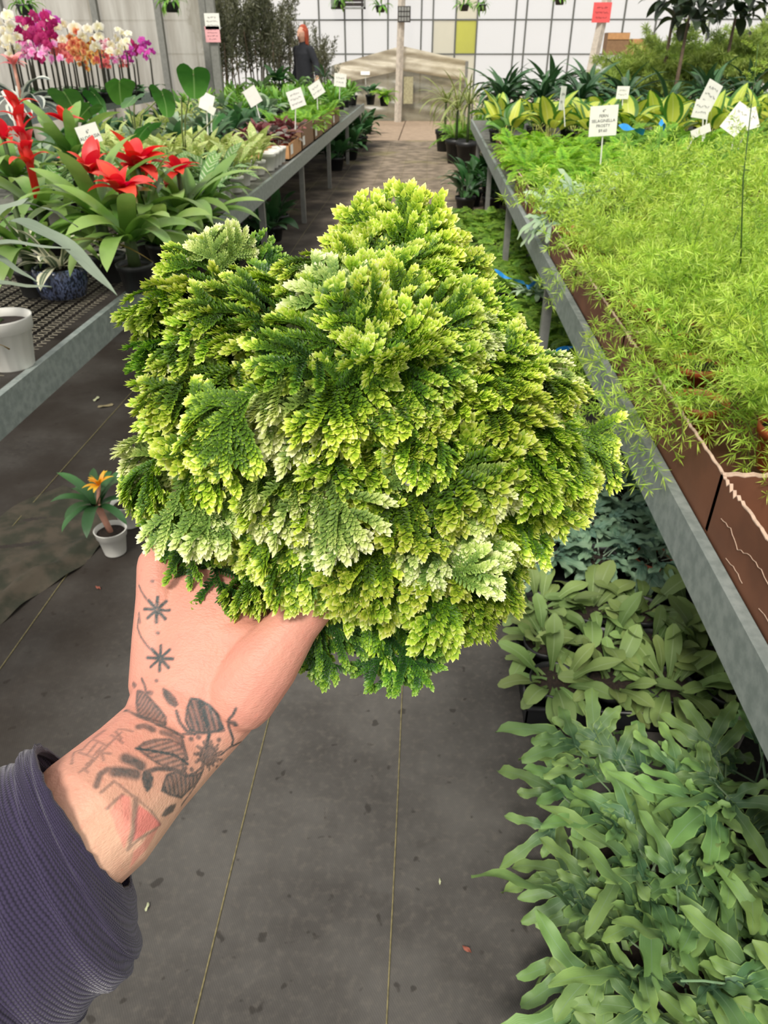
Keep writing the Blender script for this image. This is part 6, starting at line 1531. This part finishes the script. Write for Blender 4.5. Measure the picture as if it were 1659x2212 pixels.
# ---- right background: feathery palms, broad-leaved trees, boxes
M_palm = colmat('feather_palm', [(0, srgb(76, 96, 40)), (.4, srgb(120, 146, 62)), (.75, srgb(156, 178, 84)), (1, srgb(186, 202, 108))], transl=.3, objvar=.2)
PAL = [plume_me(M_palm, 600 + i, L=.75, arch=((80, 0), (68, -30), (84, 25))[i % 3], nbr=14, needle=.085, nn=9, nw=.0045, name='frond') for i in range(4)]
for i, (px, y, h) in enumerate(((1370, 12.4, .75), (1420, 11.6, .8), (1480, 12.2, .95), (1530, 11.5, .85), (1590, 11.8, .95), (1645, 11.2, .95), (1440, 13.6, .9), (1620, 13.4, 1.1))):
    q = at_y(px, 110, y); o = thing('feathery_palm', 'feathery yellow-green palm at back right, %s from the left' % ORD[(0, 1, 3, 4, 5, 7, 2, 6)[i]], 'plant', (q.x, y, .25), random.uniform(0, 6), 'feathery palms at back right'); z = add_pot(o, 'b', .16, .28)
    MB().tube([(0, 0, z - .02), (0, 0, h - .1)], [.02, .015], 6).ob('stem', M_bark, o, True)
    rosette(o, PAL, 20, h - .25, (-35, 12), (.8, 1.15), .05, 'frond')
M_dk = leafmat('dark_tree_leaf', srgb(34, 48, 34), srgb(52, 66, 46), transl=.12, rough=.35, objvar=.3)
TRL = leafset('trl', M_dk, .24, .13, 'ovate', [(30, -40), (50, -30), (10, -60)], petiole=.06, nu=6)
for i, (px, y, h) in enumerate(((1490, 10.6, 1.72), (1590, 11.0, 1.78), (1455, 11.4, 1.95))):
    q = at_y(px, 30, y); o = thing('broadleaf_tree', 'dark broad-leaved potted tree at back right, %s from the left' % ORD[(1, 2, 0)[i]], 'tree', (q.x, y, 0), random.uniform(0, 6)); z = add_pot(o, 'b', .2, .35)
    MB().tube([(0, 0, z - .02), (.02, .01, h * .6), (0, 0, h)], [.03, .024, .014], 7).ob('trunk', M_bark, o, True)
    for k in range(3): rosette(o, TRL, 16, h - .10 + .15 * k, (-40, 30), (.8, 1.2), .20)
for i, (px, py, w_, h) in enumerate(((1330, 95, .34, .30), (1380, 105, .30, .26))):
    q = at_y(px, py, 14.0); o = thing('cardboard_box', ('tall brown', 'smaller tan')[i] + ' cardboard box stacked behind the dark leafy plants', 'box', (q.x, 14.0, q.z - h / 2))
    MB().box(-w_ / 2, w_ / 2, -.15, .15, 0, h).ob('carton', M_kraft2 if i == 0 else M_kraft, o); MB().box(-w_ / 2 - .002, w_ / 2 + .002, -.03, .03, h, h + .002).ob('tape', M_paper, o); MB().box(-w_ / 2, w_ / 2, -.16, -.151, h * .7, h * .98).ob('flap', M_kraft, o)
# draped grey cloth table the boxes stand on
q0, q1 = at_y(1335, 135, 13.4), at_y(1452, 150, 13.4)
o = thing('covered_table', 'low table under a pale dusty sheet behind the yellow-leaved plants', 'table', ((q0.x + q1.x) / 2, 13.75, 0)); wq = (q1.x - q0.x) / 2 + .1; zt = q0.z - .02
MB().box(-wq, wq, -.40, .45, zt - .03, zt).ob('top', M_kraft, o)
for sx in (-1, 1):
    for sy in (-.35, .4): MB().box(sx * wq * .9 - .03, sx * wq * .9 + .03, sy - .03, sy + .03, 0, zt - .03).ob('leg', M_wood, o)
M_sheet = plain('dusty_sheet', srgb(176, 164, 146), .9, var=.3, nscale=6)
ob('cloth', sheet('cloth', (-wq - .02, -.42, 0), (wq + .02, -.42, 0), .15, zt + .005, .02, mat=M_sheet), o)
MB().box(-wq - .02, wq + .02, -.42, .47, zt + .001, zt + .006).ob('cloth_top', M_sheet, o)
